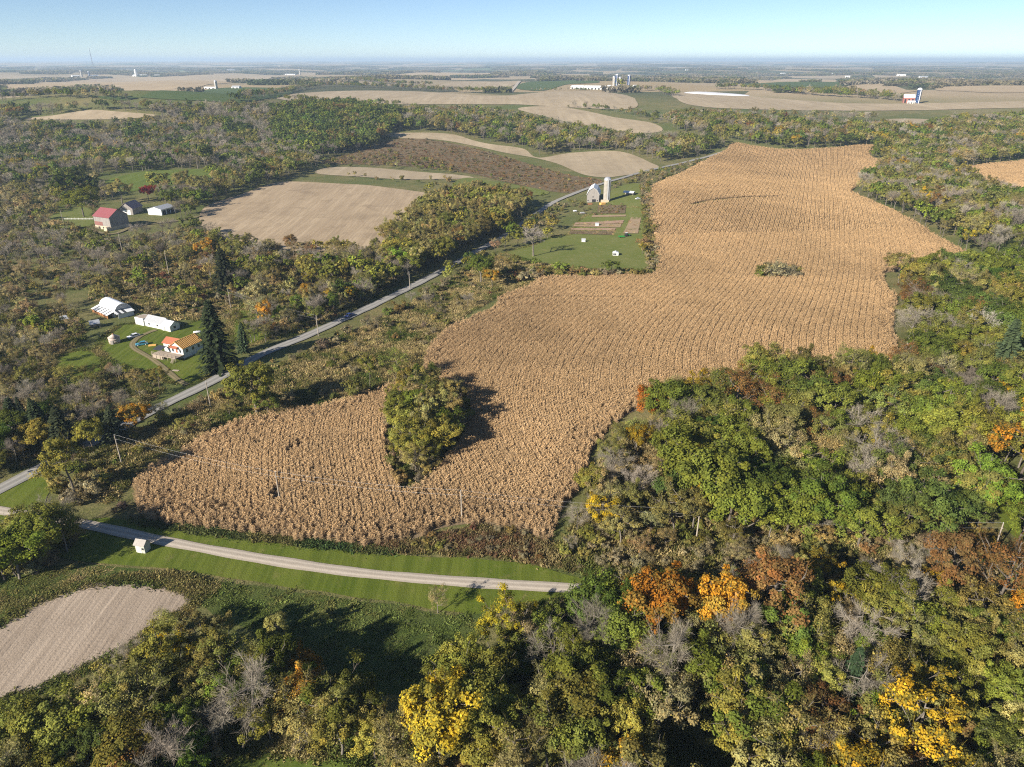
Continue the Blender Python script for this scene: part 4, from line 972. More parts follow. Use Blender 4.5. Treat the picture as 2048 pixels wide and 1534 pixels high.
# lattice mast
p = P(188, 141); hh = 33 / FPX * math.dist(p, (0, 0, CAMZ))
t = thing('lattice_mast', 'tall thin lattice mast on the skyline', 'mast', p, 0)
leg = []
for k_ in range(3):
    a = 2 * math.pi * k_ / 3; leg.append([(4.5 * math.cos(a) * (1 - .8 * s_), 4.5 * math.sin(a) * (1 - .8 * s_), hh * s_) for s_ in np.linspace(0, 1, 13)])
for k_ in range(3):
    v_, f_ = tubes([(leg[k_], [.9] * 13)], 4); add('leg', mk_mesh('leg', v_, f_, M['mast']), t)
    br = [([leg[k_][i], leg[(k_ + 1) % 3][i + 1]], [.5, .5]) for i in range(12)]; v_, f_ = tubes(br, 3); tag(add('bracing', mk_mesh('bracing', v_, f_, M['mast']), t), kind='stuff')
for z_ in (.93, .99): lathe('antenna_drum', t, M['white_metal'], [(3.0, hh * z_ - 2), (3.0, hh * z_ + 2)], 10)
# ------------------------------------------------------------------ trees: prototypes (trunk mesh, crown mesh), 14 m tall, crown radius about 5.5 m
TH = 14.0
def skeleton(g, R_=5.5, z0=.28, cz=.62, nl=8, trunk_r=.30, up=.35, sub=3):
    top = np.array([g.normal(0, .7), g.normal(0, .7), TH * .86])
    tr = [np.zeros(3), np.array([g.normal(0, .15), g.normal(0, .15), TH * .22]), np.array([g.normal(0, .4), g.normal(0, .4), TH * .5]), top * [.7, .7, .82], top]
    tr = smooth(np.array(tr), 4, False); tr[0, 2] = -.6
    n = len(tr); paths = [(tr, np.linspace(trunk_r, .05, n) ** 1.0)]; tips = [top]; fine = []
    for i in range(nl):
        k = int(n * (z0 + (.86 - z0) * (i + g.random() * .6) / nl)); s = tr[min(k, n - 2)]
        a = i * 2.4 + g.normal(0, .3); el = g.uniform(-.35, .75) + .5 * i / nl
        e = np.array([0, 0, TH * cz]) + np.array([math.cos(a) * math.cos(el) * R_, math.sin(a) * math.cos(el) * R_, math.sin(el) * TH * .34]) * g.uniform(.72, 1.05)
        m_ = s + (e - s) * .5 + np.array([0, 0, up * -1.2 + g.normal(0, .4)])
        q = smooth(np.array([s, m_, e]), 4, False); L = np.linalg.norm(e - s)
        paths.append((q, np.linspace(trunk_r * .42, .035, len(q)))); tips.append(e)
        for j in range(sub):
            t = int(len(q) * g.uniform(.35, .9)); b = q[min(t, len(q) - 2)]
            d = unit((e - s) + g.normal(0, .8, 3) * L * .8 + [0, 0, L * .3]) * L * g.uniform(.3, .5)
            w = np.array([b, b + d * .5 + g.normal(0, .12, 3), b + d]); paths.append((w, [.07, .045, .02])); tips.append(b + d); fine.append((b, b + d))
        fine.append((m_, e))
    return paths, np.array(tips), fine
def leaves(g, tips, n_clump, per, rc, s, R_=5.5, cz=.62, extra=.5, flat=.75):
    ne = int(n_clump * extra); c = tips[g.integers(0, len(tips), n_clump - ne)] + g.normal(0, .35, (n_clump - ne, 3))
    d = unit(g.normal(0, 1, (ne, 3))); d[:, 2] = np.abs(d[:, 2]) * 1.1 - .35
    lob = 1 + .22 * np.sin(3 * np.arctan2(d[:, 1], d[:, 0]) + g.uniform(0, 6)) * g.uniform(.5, 1)
    e = np.array([0, 0, TH * cz]) + d * np.array([R_, R_, TH * .36]) * (g.uniform(.5, 1.0, (ne, 1)) ** .5 * lob[:, None])
    c = np.vstack([c, e]); c = c[c[:, 2] > TH * .12]; n = len(c)
    rr = rc * g.uniform(.6, 1.3, n); cb = np.clip(g.normal(1, .13, n), .7, 1.35); chh = np.clip(g.normal(.25, .28, n), 0, 1)
    k = g.integers(0, n, n * per); o = g.normal(0, 1, (len(k), 3)); o = unit(o) * (g.random((len(k), 1)) ** .45)
    pos = c[k] + o * rr[k][:, None] * [1, 1, flat]
    outw = unit(pos - np.array([0, 0, TH * (cz - .12)])); nrm = unit(o * .75 + outw * .75 + g.normal(0, .5, (len(k), 3)) + [0, 0, .3]); a = unit(np.cross(nrm, g.normal(0, 1, (len(k), 3)))); b = np.cross(nrm, a)
    sz = s * g.uniform(.55, 1.25, (len(k), 1))
    return pos, a * sz, b * sz, np.clip(cb[k] * g.uniform(.72, 1.28, len(k)), .4, 1.8), np.clip(chh[k] + g.normal(0, .15, len(k)), 0, 1)
def twigs(g, fine, tips, n, wdt, ln=(.7, 2.0)):
    f = [fine[i] for i in g.integers(0, len(fine), n)]; t = g.uniform(.15, 1, n)
    A = np.array([x[0] for x in f]); B = np.array([x[1] for x in f]); s = A + (B - A) * t[:, None]
    d = unit(unit(B - A) * .8 + g.normal(0, .65, (n, 3)) + [0, 0, .35]) * g.uniform(*ln, (n, 1)); w = unit(np.cross(d, g.normal(0, 1, (n, 3)))) * wdt * g.uniform(.6, 1.3, (n, 1))
    s2 = np.repeat(s + d * .6, 3, 0); d2 = unit(np.repeat(d, 3, 0) + g.normal(0, .9, (3 * n, 3))) * g.uniform(ln[0] * .6, ln[1] * .6, (3 * n, 1)); w2 = unit(np.cross(d2, g.normal(0, 1, (3 * n, 3)))) * wdt * .55
    C = np.vstack([s + d / 2, s2 + d2 / 2]); Y = np.vstack([d / 2, d2 / 2]); X = np.vstack([w, w2])
    return C, X, Y, g.uniform(.75, 1.2, len(C)), g.uniform(0, .3, len(C))
def cat(*ls): return [np.concatenate([l[i] for l in ls]) for i in range(5)]
PROTO = {}          # shape -> list of (trunk mesh, crown mesh)
def reg(shape, paths, L, m, sides=5):
    v, f = tubes(paths, sides); PROTO.setdefault(shape, []).append((mk_mesh('trunk', v, f, M['bark'], True), quads_mesh('crown', L[0], L[1], L[2], m, L[3], L[4])))
for s in range(6):
    g = np.random.default_rng(100 + s); R_ = 5.2 + .5 * (s % 3); p, t, fi = skeleton(g, R_, nl=8 + s % 3); reg('dense', p, leaves(g, t, 95, 115, 1.2, .155, R_, .60, .62), M['leaf'])
for s in range(4):
    g = np.random.default_rng(200 + s); R_ = 4.6 + .4 * s; p, t, fi = skeleton(g, R_, nl=9); reg('mid', p, cat(leaves(g, t, 70, 90, 1.05, .14, R_, .60, .38), twigs(g, fi, t, 90, .02)), M['leaf'])
for s in range(4):
    g = np.random.default_rng(300 + s); R_ = 4.2 + .4 * s; p, t, fi = skeleton(g, R_, nl=10, sub=4); reg('sparse', p, cat(leaves(g, t, 70, 42, 1.15, .12, R_, .6, .25), twigs(g, fi, t, 320, .02)), M['leaf'])
for s in range(5):
    g = np.random.default_rng(400 + s); R_ = 3.8 + .5 * s; p, t, fi = skeleton(g, R_, nl=11, sub=5, trunk_r=.26); reg('bare', p, twigs(g, fi, t, 1100, .017, (.6, 2.0)), M['twig'])
for s in range(3):       # slim trees with a high crown
    g = np.random.default_rng(500 + s); p, t, fi = skeleton(g, 2.7, .5, .74, 7, .2); t = t.copy(); reg('slim', p, leaves(g, t[t[:, 2] > TH * .45], 34, 95, .95, .135, 2.7, .74, .4), M['leaf'])
for s in range(2):       # dead tree, stout clean limbs
    g = np.random.default_rng(550 + s); p, t, fi = skeleton(g, 5.4, .42, .66, 12, .42, .2, 5); reg('dead', [(a, np.array(b) * 1.15) for a, b in p], twigs(g, fi, t, 520, .026, (.7, 2.0)), M['twig'])
for s in range(3):
    g = np.random.default_rng(600 + s); C, X, Y, B, H = [], [], [], [], []
    for k in range(34):
        z = TH * (.05 + .94 * k / 34); rad = 3.3 * (1 - z / TH) ** .75 * g.uniform(.72, 1.15) + .2
        for j in range(9):
            a = j * 2 * math.pi / 9 + k * .7 + g.normal(0, .15)
            for q in range(6):
                rr = rad * (q + .6) / 6; d = np.array([math.cos(a), math.sin(a), -.28 - .25 * rr / 3])
                C.append(np.array([math.cos(a) * rr, math.sin(a) * rr, z - .22 * rr + g.normal(0, .1)])); Y.append(d * (rad / 10 + .08)); sd = np.array([-math.sin(a), math.cos(a), g.normal(0, .5)])
                X.append(sd * (.20 + .14 * (1 - q / 6))); B.append(g.uniform(.7, 1.25)); H.append(g.uniform(0, .3))
    reg('spruce', [(np.array([(0, 0, -.5), (0, 0, TH * .5), (0, 0, TH * .98)]), [.3, .18, .03])], [np.array(q) for q in (C, X, Y, B, H)], M['leaf'], 7)
def far_dense(g, nc, per, s, R_): p, t, fi = skeleton(g, R_, nl=6, sub=1); return p[:7], leaves(g, t, nc, per, 1.5, s, R_, .58, .65)
for s in range(5):
    g = np.random.default_rng(700 + s); p, L = far_dense(g, 40, 13, .52, 5.2 + .3 * s); reg('far_dense', p[:4], L, M['leaf'], 3)
for s in range(4):
    g = np.random.default_rng(720 + s); p, t, fi = skeleton(g, 4.4, nl=8, sub=2); reg('far_mid', p[:6], cat(leaves(g, t, 40, 18, 1.3, .34, 4.4, .58, .4), twigs(g, fi, t, 50, .05)), M['leaf'], 3)
for s in range(4):
    g = np.random.default_rng(740 + s); p, t, fi = skeleton(g, 3.6, nl=10, sub=3, trunk_r=.3); reg('far_bare', [(a, np.array(b) * 1.5) for a, b in p[:9]], twigs(g, fi, t, 210, .06, (.8, 2.4)), M['twig'], 3)
# shrubs, 3 m tall
SH = 3.0
for s in range(6):
    g = np.random.default_rng(800 + s); paths = []; tips = []
    for k in range(9):
        a = g.uniform(0, 6.28); e = np.array([math.cos(a) * g.uniform(.3, 1.6), math.sin(a) * g.uniform(.3, 1.6), g.uniform(1.2, 2.8)]); b = np.array([g.normal(0, .15), g.normal(0, .15), -.2])
        q = np.array([b, (b + e) / 2 + g.normal(0, .15, 3), e]); paths.append((q, [.05, .035, .012])); tips.append(e); tips.append((b + e) / 2 + g.normal(0, .2, 3))
    tips = np.array(tips); fine = [(p[0][1], p[0][2]) for p in paths]
    bare = s >= 4
    ll = leaves(g, tips / SH * TH, 30, 48 if not bare else 14, 2.6, .37 if not bare else .32, 7., .5, .4); ll = [ll[0] * SH / TH, ll[1] * SH / TH * (1.25), ll[2] * SH / TH * 1.25, ll[3], ll[4]]
    if bare: ll = cat(ll, twigs(g, fine, tips, 260, .010, (.3, .9)))
    reg('shrub' if not bare else 'bareshrub', paths, ll, M['leaf'], 4)
# grass and weed tufts, 1 m
TUFT = []
for s in range(6):
    g = np.random.default_rng(900 + s); n = 46; b = np.column_stack([g.normal(0, .42, n), g.normal(0, .42, n), np.zeros(n)]); d = unit(np.column_stack([g.normal(0, .45, n), g.normal(0, .45, n), np.ones(n)])) * g.uniform(.35, 1.05, (n, 1))
    w = unit(np.cross(d, g.normal(0, 1, (n, 3)))) * (.035 if s < 4 else .08); TUFT.append(quads_mesh('tuft', b + d / 2, w, d / 2, M['straw'], g.uniform(.7, 1.3, n), g.uniform(0, .5, n)))

# species: shapes near, shape far, colours, object name, words
SP = {
 'G': (('dense',), 'far_dense', [(0.093, 0.131, 0.028), (0.109, 0.15, 0.035), (0.085, 0.117, 0.031)], 'broadleaf_tree', 'dark green'),
 'g': (('dense', 'mid'), 'far_dense', [(0.158, 0.198, 0.033), (0.184, 0.215, 0.041), (0.14, 0.174, 0.033)], 'broadleaf_tree', 'fresh green'),
 'y': (('dense', 'mid', 'slim'), 'far_dense', [(0.234, 0.228, 0.046), (0.27, 0.248, 0.055), (0.204, 0.211, 0.044)], 'broadleaf_tree', 'yellow green'),
 'o': (('mid', 'sparse'), 'far_mid', [(0.228, 0.221, 0.067), (0.189, 0.191, 0.055), (0.266, 0.238, 0.087)], 'olive_leaved_tree', 'olive'),
 't': (('sparse', 'mid'), 'far_mid', [(0.32, 0.284, 0.143), (0.272, 0.234, 0.112), (0.354, 0.305, 0.162)], 'thinning_tree', 'tan'),
 'Y': (('mid', 'dense', 'slim'), 'far_mid', [(0.46, 0.335, 0.03), (0.397, 0.313, 0.035), (0.418, 0.281, 0.03)], 'autumn_tree', 'golden yellow'),
 'O': (('dense', 'mid'), 'far_mid', [(0.49, 0.241, 0.03), (0.434, 0.205, 0.032), (0.472, 0.267, 0.036)], 'autumn_tree', 'orange'),
 'R': (('mid', 'sparse'), 'far_mid', [(.225, .118, .045), (.19, .105, .045), (.255, .145, .05)], 'autumn_tree', 'rust brown'),
 'X': (('dense',), 'far_dense', [(.24, .022, .028)], 'autumn_tree', 'crimson'),
 'B': (('bare',), 'far_bare', [(0.261, 0.234, 0.189), (0.224, 0.197, 0.157), (0.299, 0.269, 0.222)], 'bare_tree', 'grey leafless'),
 'D': (('dead',), 'far_bare', [(.42, .385, .335), (.37, .34, .30)], 'bare_tree', 'pale dead'),
 'L': (('slim',), 'far_mid', [(0.299, 0.266, 0.099), (0.333, 0.292, 0.121), (0.259, 0.237, 0.088)], 'slim_tree', 'pale olive'),
 'S': (('spruce',), 'spruce', [(.055, .075, .038), (.062, .082, .045)], 'spruce_tree', 'dark'),
 's': (('shrub',), 'shrub', [(0.184, 0.189, 0.054), (0.149, 0.165, 0.045), (0.245, 0.222, 0.075), (0.28, 0.222, 0.09)], 'shrub', 'olive green'),
 'b': (('bareshrub', 'shrub'), 'shrub', [(0.248, 0.218, 0.136), (0.218, 0.181, 0.114), (0.276, 0.25, 0.158)], 'brown_shrub', 'brown'),
 'r': (('shrub',), 'shrub', [(.19, .095, .06), (.23, .15, .06)], 'brown_shrub', 'russet'),
}
TURN = {'O': .8, 'Y': .9, 'R': .45, 'y': .35, 't': .3}      # share of a crown that has kept its green
NOUN = {'broadleaf_tree': 'tree', 'olive_leaved_tree': 'tree', 'thinning_tree': 'thin-leaved tree', 'autumn_tree': 'tree', 'bare_tree': 'tree', 'slim_tree': 'slender tree', 'spruce_tree': 'spruce', 'shrub': 'shrub', 'brown_shrub': 'shrub'}
TR = []     # x, y, height, width factor, species
def grow(outline, spacing, hts, mix, keep=1.0, clump=None, excl=True, shrub=False):
    lo, hi = outline.min(0), outline.max(0); n = int((hi[0] - lo[0]) * (hi[1] - lo[1]) / spacing ** 2)
    gx, gy = np.meshgrid(np.arange(lo[0], hi[0], spacing), np.arange(lo[1], hi[1], spacing * .87)); gx = gx + (np.arange(gx.shape[0])[:, None] % 2) * spacing / 2
    x = (gx + rng.uniform(-.42, .42, gx.shape) * spacing).ravel(); y = (gy + rng.uniform(-.42, .42, gx.shape) * spacing).ravel()
    ok = inside(outline, x, y); x, y = x[ok], y[ok]
    ok = rng.random(len(x)) < keep
    if clump: ok &= wob(x, y, clump) > -.25
    if excl:
        for c in CLEAR: ok &= ~inside(c, x, y)
    ok &= dist_line(ROAD, x, y) > (3.6 if shrub else 4.6); ok &= dist_line(DRIVE, x, y) > 3; ok &= dist_line(DIRT, x, y) > 2.6; ok &= dist_line(DIRT2, x, y) > 3
    for bx, by, br in BLOCK: ok &= np.hypot(x - bx, y - by) > br + (0 if shrub else 1.5)
    x, y = x[ok], y[ok]
    keys = list(mix); w = np.array([mix[k] for k in keys], float)
    # like kinds stand together: the noise tilts the draw
    zn = np.array([wob(x + 71 * i, y - 53 * i, 75 if not shrub else 40) for i in range(len(keys))]).T.reshape(len(x), -1)
    pr = w * np.exp(1.6 * zn); pr = np.cumsum(pr / pr.sum(1, keepdims=True), 1); pick = (rng.random((len(x), 1)) > pr).sum(1)
    for i in range(len(x)):
        TR.append((x[i], y[i], rng.uniform(*hts), rng.uniform(.82, 1.2), keys[min(pick[i], len(keys) - 1)]))
def one(sp, u, v, hpx, wf=1.0):
    p = P(u, v); dist = math.dist(p, (0, 0, CAMZ)); e = math.atan2(CAMZ - p[2], math.hypot(p[0], p[1]))
    TR.append((p[0], p[1], hpx / FPX * dist / max(.72, math.cos(e)), wf, sp))
    return p
for a in (('O',2036,972,110,1.15),('g',1402,1040,150,1.05),('g',1456,1048,118,1.0),('O',1312,1280,118,1.05),('R',1538,1270,130,1.1),('Y',1432,1285,120,.8),('Y',1820,1534,115,1.0),('Y',880,1515,135,.9),('y',960,1490,115,.9),
          ('O',642,1448,80,.9),('B',515,1480,115,1.1),('O',274,862,50,1.1),('O',535,662,62,.6),('R',545,676,34,.9),('Y',1272,908,60,.9),('R',1615,905,85,1.0),('R',1890,1195,110,1.0),('R',1985,1225,120,1.0),('O',2046,1290,90,1.0),
          ('Y',1632,1180,70,.9),('O',1560,1240,60,.9),('S',440,739,126,1.22),('S',455,580,76,1.5),('S',487,704,55,1.1),('S',1690,1410,95,1.0),('S',1992,770,110,1.2),('S',232,882,60,1.5),('S',130,905,80,1.5),('S',85,890,75,1.5),('S',40,880,70,1.5),
          ('X',298,402,28,1.1),('X',1560,244,16,1.2),('X',1568,238,12,1.2),('D',1067,513,56,1.0),('Y',1930,508,38,1.1),('y',860,384,19,1.2),
          ('G',140,400,48,1.2),('g',168,434,50,1.3),('G',155,382,40,1.3),('o',245,408,42,1.2),('y',320,388,42,1.2),('o',370,395,48,1.2),('o',405,400,48,1.1),('G',386,474,38,1.4),('G',412,338,45,.9),('G',520,360,34,1.2),
          ('g',514,826,100,1.0),('y',742,788,74,.8),('o',792,776,80,.9),('o',822,764,62,.9),('s',715,795,40,1.),('o',92,1104,85,1.1),('g',104,1128,90,1.1),('B',124,1066,62,1.2),('g',40,1158,85,1.1),('o',135,1104,78,1.1),('g',10,1160,75,1.1),('o',70,1120,78,1.1),
          ('y',150,990,100,.9),('y',188,905,60,.9),('y',90,905,60,1.),('b',1552,557,34,1.15),('b',1572,557,27,1.3),('b',1538,557,22,1.3),('s',1522,556,16,1.7),('b',1590,556,17,1.5),('o',1797,566,58,1.1),('y',1802,602,55,1.0),('R',1812,618,34,1.0),('t',876,1226,44,.9),('D',1962,700,62,1.2),('B',1850,650,65,1.4),('B',1815,690,70,1.3),('B',1885,640,55,1.3),
          ('B',1740,965,100,1.0),('B',1710,990,90,.8),('O',1300,850,80,1.),('t',1340,830,75,1.),('G',962,566,58,1.2),('o',1008,555,46,1.1),('O',985,575,40,1.),('G',1222,549,30,1.5),('g',1120,548,26,1.6),('y',1060,470,30,1.2),('y',1035,492,36,1.1),('g',1025,478,36,1.0),('y',1105,460,24,1.2),('y',1095,478,24,1.2),
          ('Y',1285,508,20,1.8),('s',1290,470,16,1.6),('s',1292,500,18,1.6),('s',1287,492,18,1.6),('y',1240,181,22,1.0),('O',1300,180,8,1.5),('B',1190,1335,110,.8),('B',1455,1345,120,.7),('B',1330,1400,125,.9),('B',1710,1330,95,.9)): one(*a)
# the copse inside the corn
isl = ISLAND; lo, hi = isl.min(0), isl.max(0)
grow((isl - isl.mean(0)) * .78 + isl.mean(0), 4.5, (8.5, 13), {'y': 3.5, 'o': 4, 'L': 3, 'g': .6}, excl=False)
grow((isl - isl.mean(0)) * .97 + isl.mean(0), 3.2, (2.2, 4.2), {'s': 4, 'b': 2}, .8, excl=False, shrub=True)
grow(ISLET, 3.5, (2, 4), {'s': 3, 'b': 2}, excl=False, shrub=True)
RWOOD = poly([(1128,1092),(1172,992),(1204,922),(1240,888),(1290,850),(1400,812),(1480,775),(1560,762),(1700,752),(1800,745),(1830,700),(1812,640),(1800,592),(1840,562),(1960,548),(2048,540),(2300,545),(2420,800),(2420,1150),(2048,1115),(1860,1100),(1700,1098),(1560,1092),(1400,1096),(1230,1098)])
WEST_EDGE = poly([(1128,1092),(1172,992),(1204,922),(1240,888),(1300,850),(1370,900),(1330,1000),(1290,1094)])
CLEAR += [WILLOWLAWN]
CLEAR += [poly([(30,236),(120,228),(230,220),(320,230),(330,246),(200,258),(40,258)]), poly([(220,352),(430,338),(425,372),(405,384),(330,392),(250,392),(215,384)])]
G0 = len(TR); grow(RWOOD, 7.6, (10.5, 17), {'G': 2.4, 'g': 4.6, 'y': 2.4, 'o': 5.0, 't': .9, 'R': .4, 'Y': .3, 'B': .7})
TR[G0:] = [t for t in TR[G0:] if not (inside(WEST_EDGE, np.array([t[0]]), np.array([t[1]]))[0])]
grow(WEST_EDGE, 6.2, (6, 11), {'o': 4, 't': 3, 'B': 3, 'y': 1, 'Y': .8, 'R': .4, 'g': .6}, .8)
BOTTOM = poly([(-420,1660),(-150,1570),(0,1505),(100,1472),(220,1425),(330,1355),(420,1305),(520,1312),(580,1352),(640,1405),(720,1445),(850,1435),(930,1375),(985,1295),(1060,1278),(1180,1265),(1260,1238),(1420,1232),(1700,1226),(1880,1226),(2048,1236),(2450,1255),(2450,2100),(1500,2300),(1300,1900),(1150,1650),(1000,1620),(850,1585),(760,1570),(660,1540),(520,1535),(400,1560),(300,1700),(100,1900),(-420,2000)])
GLADE = poly([(1250,1560),(1290,1490),(1370,1470),(1440,1500),(1470,1560),(1430,1640),(1300,1640)]); CLEAR.append(GLADE)
UB = poly([(-420,1560),(-150,1470),(0,1412),(100,1380),(220,1330),(330,1275),(420,1240),(520,1248),(700,1500),(420,1520),(300,1660),(100,1900),(-420,2000)])
grow(BOTTOM[:], 6.0, (8.5, 13.5), {'G': 1.6, 'g': 3.4, 'y': 3.6, 'o': 4.4, 't': 1.3, 'R': .3, 'Y': .4, 'B': .9})
for k_ in range(len(TR)):
    t_ = TR[k_]
    if t_[4] in 'yYoO' and t_[1] < 118 and inside(UB, np.array([t_[0]]), np.array([t_[1]]))[0] and rng.random() < .55: TR[k_] = t_[:4] + (rng.choice(['G', 'G', 'B', 'o', 'g']),)
grow(poly([(230,1345),(330,1280),(430,1235),(520,1265),(600,1320),(580,1352),(520,1312),(420,1305),(330,1355),(240,1410)]), 5.0, (5, 9), {'y': 3, 'o': 3, 'B': 2, 'O': .8, 't': 1}, .8)
W_FARL = poly([(-260,236),(60,224),(350,219),(520,219),(640,222),(760,224),(800,233),(790,263),(742,300),(600,320),(480,338),(330,340),(200,352),(0,384),(-260,400)])
DARK = poly([(560,225),(700,216),(800,233),(795,262),(745,300),(620,312),(560,290)])
grow(W_FARL, 9.0, (10, 15), {'G': 2.8, 'g': 1.0, 'o': 2.0, 't': .9, 'B': 7.0, 'Y': .1, 'R': .15, 'y': .15}, 1.0)
grow(DARK, 9, (13, 18), {'G': 6, 'g': 2, 'o': 1, 'R': .2})
W_MID = poly([(780,224),(960,228),(1040,240),(1110,256),(1190,272),(1270,284),(1340,287),(1430,286),(1455,292),(1385,316),(1320,324),(1280,312),(1240,301),(1140,303),(1080,312),(1040,294),(960,281),(880,264),(800,262)])
grow(W_MID, 10, (11, 17), {'G': 2.0, 'g': 2.2, 'o': 3.0, 't': 1.0, 'B': 4.2, 'Y': .12, 'R': .15, 'y': .4})
W_FARR = poly([(1338,236),(1450,238),(1550,246),(1700,258),(1850,262),(1900,246),(2048,240),(2300,240),(2300,300),(2048,319),(1900,338),(1960,374),(2010,398),(2060,426),(2300,428),(2400,530),(2048,512),(1985,512),(1960,520),(1900,490),(1860,464),(1800,427),(1718,392),(1712,376),(1774,332),(1742,314),(1747,290),(1650,297),(1570,299),(1470,283),(1420,274),(1345,262)])
grow(W_FARR, 9.5, (10, 16), {'G': 1.8, 'g': 2.0, 'o': 5.0, 't': 2.0, 'B': 3.2, 'Y': .25, 'R': .25, 'y': .5})
ROWR = poly([(1480,232),(1560,236),(1760,242),(1860,240),(1860,243),(1760,246),(1560,240)])
grow(ROWR, 13, (11, 15), {'o': 1, 't': 2, 'B': 4})
GROVE = poly([(775,500),(812,450),(880,410),(950,398),(1030,405),(1068,425),(1045,445),(1000,470),(950,498),(880,535),(820,560),(780,560)])
grow(GROVE, 7.0, (12, 16), {'L': 6, 'y': 2, 'o': 2, 'g': 1, 'R': .2})
W_SLOPE = poly([(400,470),(470,495),(560,505),(640,510),(720,508),(780,505),(815,560),(770,592),(700,625),(640,652),(570,680),(500,640),(470,600),(420,560),(380,520)])
grow(W_SLOPE, 7.4, (5, 12.5), {'o': 4, 't': 3, 'B': 3.2, 'g': 1.2, 'y': 1.2, 'R': .3, 'O': .12, 'Y': .3}, .85)
grow(poly([(470,640),(500,600),(560,590),(610,640),(570,672),(500,700)]), 7, (6, 10), {'B': 3, 'o': 3, 't': 2}, .7, excl=False)
W_LEFT = poly([(-260,400),(0,388),(120,370),(200,358),(215,385),(195,412),(160,440),(190,470),(240,482),(340,462),(420,490),(430,540),(330,520),(240,560),(120,590),(0,620),(-260,640)])
grow(W_LEFT, 7.8, (4, 10.5), {'B': 6.5, 'o': 2, 't': 4.4, 'g': .4}, .72)
W_LOW = poly([(-260,640),(0,625),(130,610),(172,650),(165,690),(105,715),(110,765),(160,778),(205,750),(250,748),(330,775),(285,822),(200,866),(100,912),(-40,968),(-260,1060)])
grow(W_LOW, 6.8, (5, 9), {'B': 5.2, 't': 5.4, 'o': 2.0, 'g': .4}, .85)
grow(poly([(-200,880),(40,850),(190,850),(240,868),(120,905),(-60,960),(-200,1010)]), 6.5, (8, 12), {'S': 2, 'G': 3, 'o': 1}, .8)
ROADR = poly([(120,985),(200,902),(300,852),(420,792),(550,732),(650,690),(760,640),(850,590),(930,540),(985,512),(1040,520),(1200,545),(1290,549),(1100,553),(1045,572),(985,600),(890,655),(862,690),(845,725),(820,755),(730,788),(600,818),(480,842),(395,876),(325,918),(262,965),(220,1010)])
grow(ROADR, 8.5, (4, 8), {'o': 3, 't': 2.5, 'B': 2, 'g': 1.2, 'y': .8, 'O': .2}, .22, 60)
grow(ROADR, 4.2, (1.6, 3.6), {'s': 4, 'b': 4, 'r': .3}, .30, 45, shrub=True)
grow(W_SLOPE, 5.5, (1.6, 3.4), {'s': 4, 'b': 3, 'r': .6}, .7, shrub=True)
grow(W_LEFT, 7, (1.6, 3.4), {'s': 3, 'b': 4}, .6, shrub=True)
grow(W_LOW, 6, (1.4, 3.0), {'s': 3, 'b': 4}, .6, shrub=True)
SCRUBL = poly([(180,560),(250,540),(330,500),(420,520),(470,580),(480,640),(400,640),(350,640),(280,640),(250,610),(180,600)])
grow(SCRUBL, 6, (1.6, 4.2), {'s': 5, 'b': 3, 'r': .5}, .8, shrub=True); grow(SCRUBL, 11, (5, 9), {'o': 3, 't': 2, 'g': 1}, .6)
grow(BRUSH, 9, (1.4, 3.2), {'s': 3, 'b': 4, 'r': 2}, .6, 60, shrub=True); grow(poly([(640,322),(780,300),(900,330),(950,372),(1100,385),(1150,392),(1110,400),(1060,398),(900,372),(760,362),(640,348)]), 9, (3, 6), {'o': 3, 's': 3, 'g': 1, 't': 1}, .5)
HEDGE = poly([(1000,552),(1030,540),(1100,545),(1200,551),(1290,552),(1302,556),(1200,557),(1100,557),(1040,566)]); grow(HEDGE, 3.6, (2.6, 5.2), {'s': 6, 'b': 2, 'r': .3}, .95, excl=False, shrub=True)
grow(poly([(1290,380),(1302,378),(1316,545),(1300,548)]), 3.6, (1.6, 3.2), {'s': 3, 'b': 3}, .8, excl=False, shrub=True)
CORR = poly([(1120,1095),(1230,1100),(1400,1098),(1560,1094),(1880,1102),(1960,1110),(2100,1130),(2100,1235),(1880,1226),(1700,1226),(1420,1232),(1260,1238),(1180,1265),(1060,1278),(1020,1240),(1180,1185)])
grow(CORR, 3.4, (1.5, 3.4), {'s': 4, 'b': 3, 'r': .4}, .9, shrub=True); grow(CORR, 8, (4, 8.5), {'B': 3, 'o': 3, 't': 2, 'g': 2, 'y': 1, 'Y': .4}, .55)
grow(poly([(850,1075),(960,1055),(1050,1070),(1120,1095),(1180,1150),(1100,1130),(1000,1112),(800,1102)]), 2.8, (.9, 2.2), {'s': 2, 'b': 4, 'r': 1}, .7, excl=False, shrub=True)
grow(RWOOD, 6.0, (1.6, 3.6), {'s': 4, 'b': 3}, .55, shrub=True); grow(BOTTOM, 5.0, (1.5, 3.4), {'s': 5, 'b': 3, 'r': .4}, .6, shrub=True)
grow(poly([(190,1040),(250,1000),(300,1050),(280,1062)]), 3.5, (1.5, 3.), {'s': 3, 'b': 3}, .7, excl=False, shrub=True)
BELT = poly([(318,404),(350,380),(400,378),(432,352),(500,334),(600,322),(640,318),(636,335),(575,357),(500,380),(425,404),(398,425),(375,438),(340,430)])
grow(BELT, 8.0, (9, 14), {'o': 4, 't': 2, 'B': 2, 'G': 2, 'g': 1, 'Y': .3, 'R': .3})
grow(poly([(100,400),(130,374),(185,368),(212,388),(235,404),(190,412),(150,415)]), 9, (8, 13), {'G': 3, 'o': 2, 'y': 2, 'B': 2}, .8, excl=False)
grow(poly([(1075,432),(1120,405),(1160,398),(1165,412),(1140,428),(1110,455),(1060,470)]), 5.5, (2, 5), {'s': 3, 'b': 4, 'o': 2, 't': 2}, .7, shrub=True)
grow(poly([(1215,372),(1290,345),(1380,328),(1440,312),(1410,322),(1340,356),(1295,375),(1240,380)]), 6.0, (2, 4.5), {'s': 3, 'b': 4, 't': 1}, .7, shrub=True)
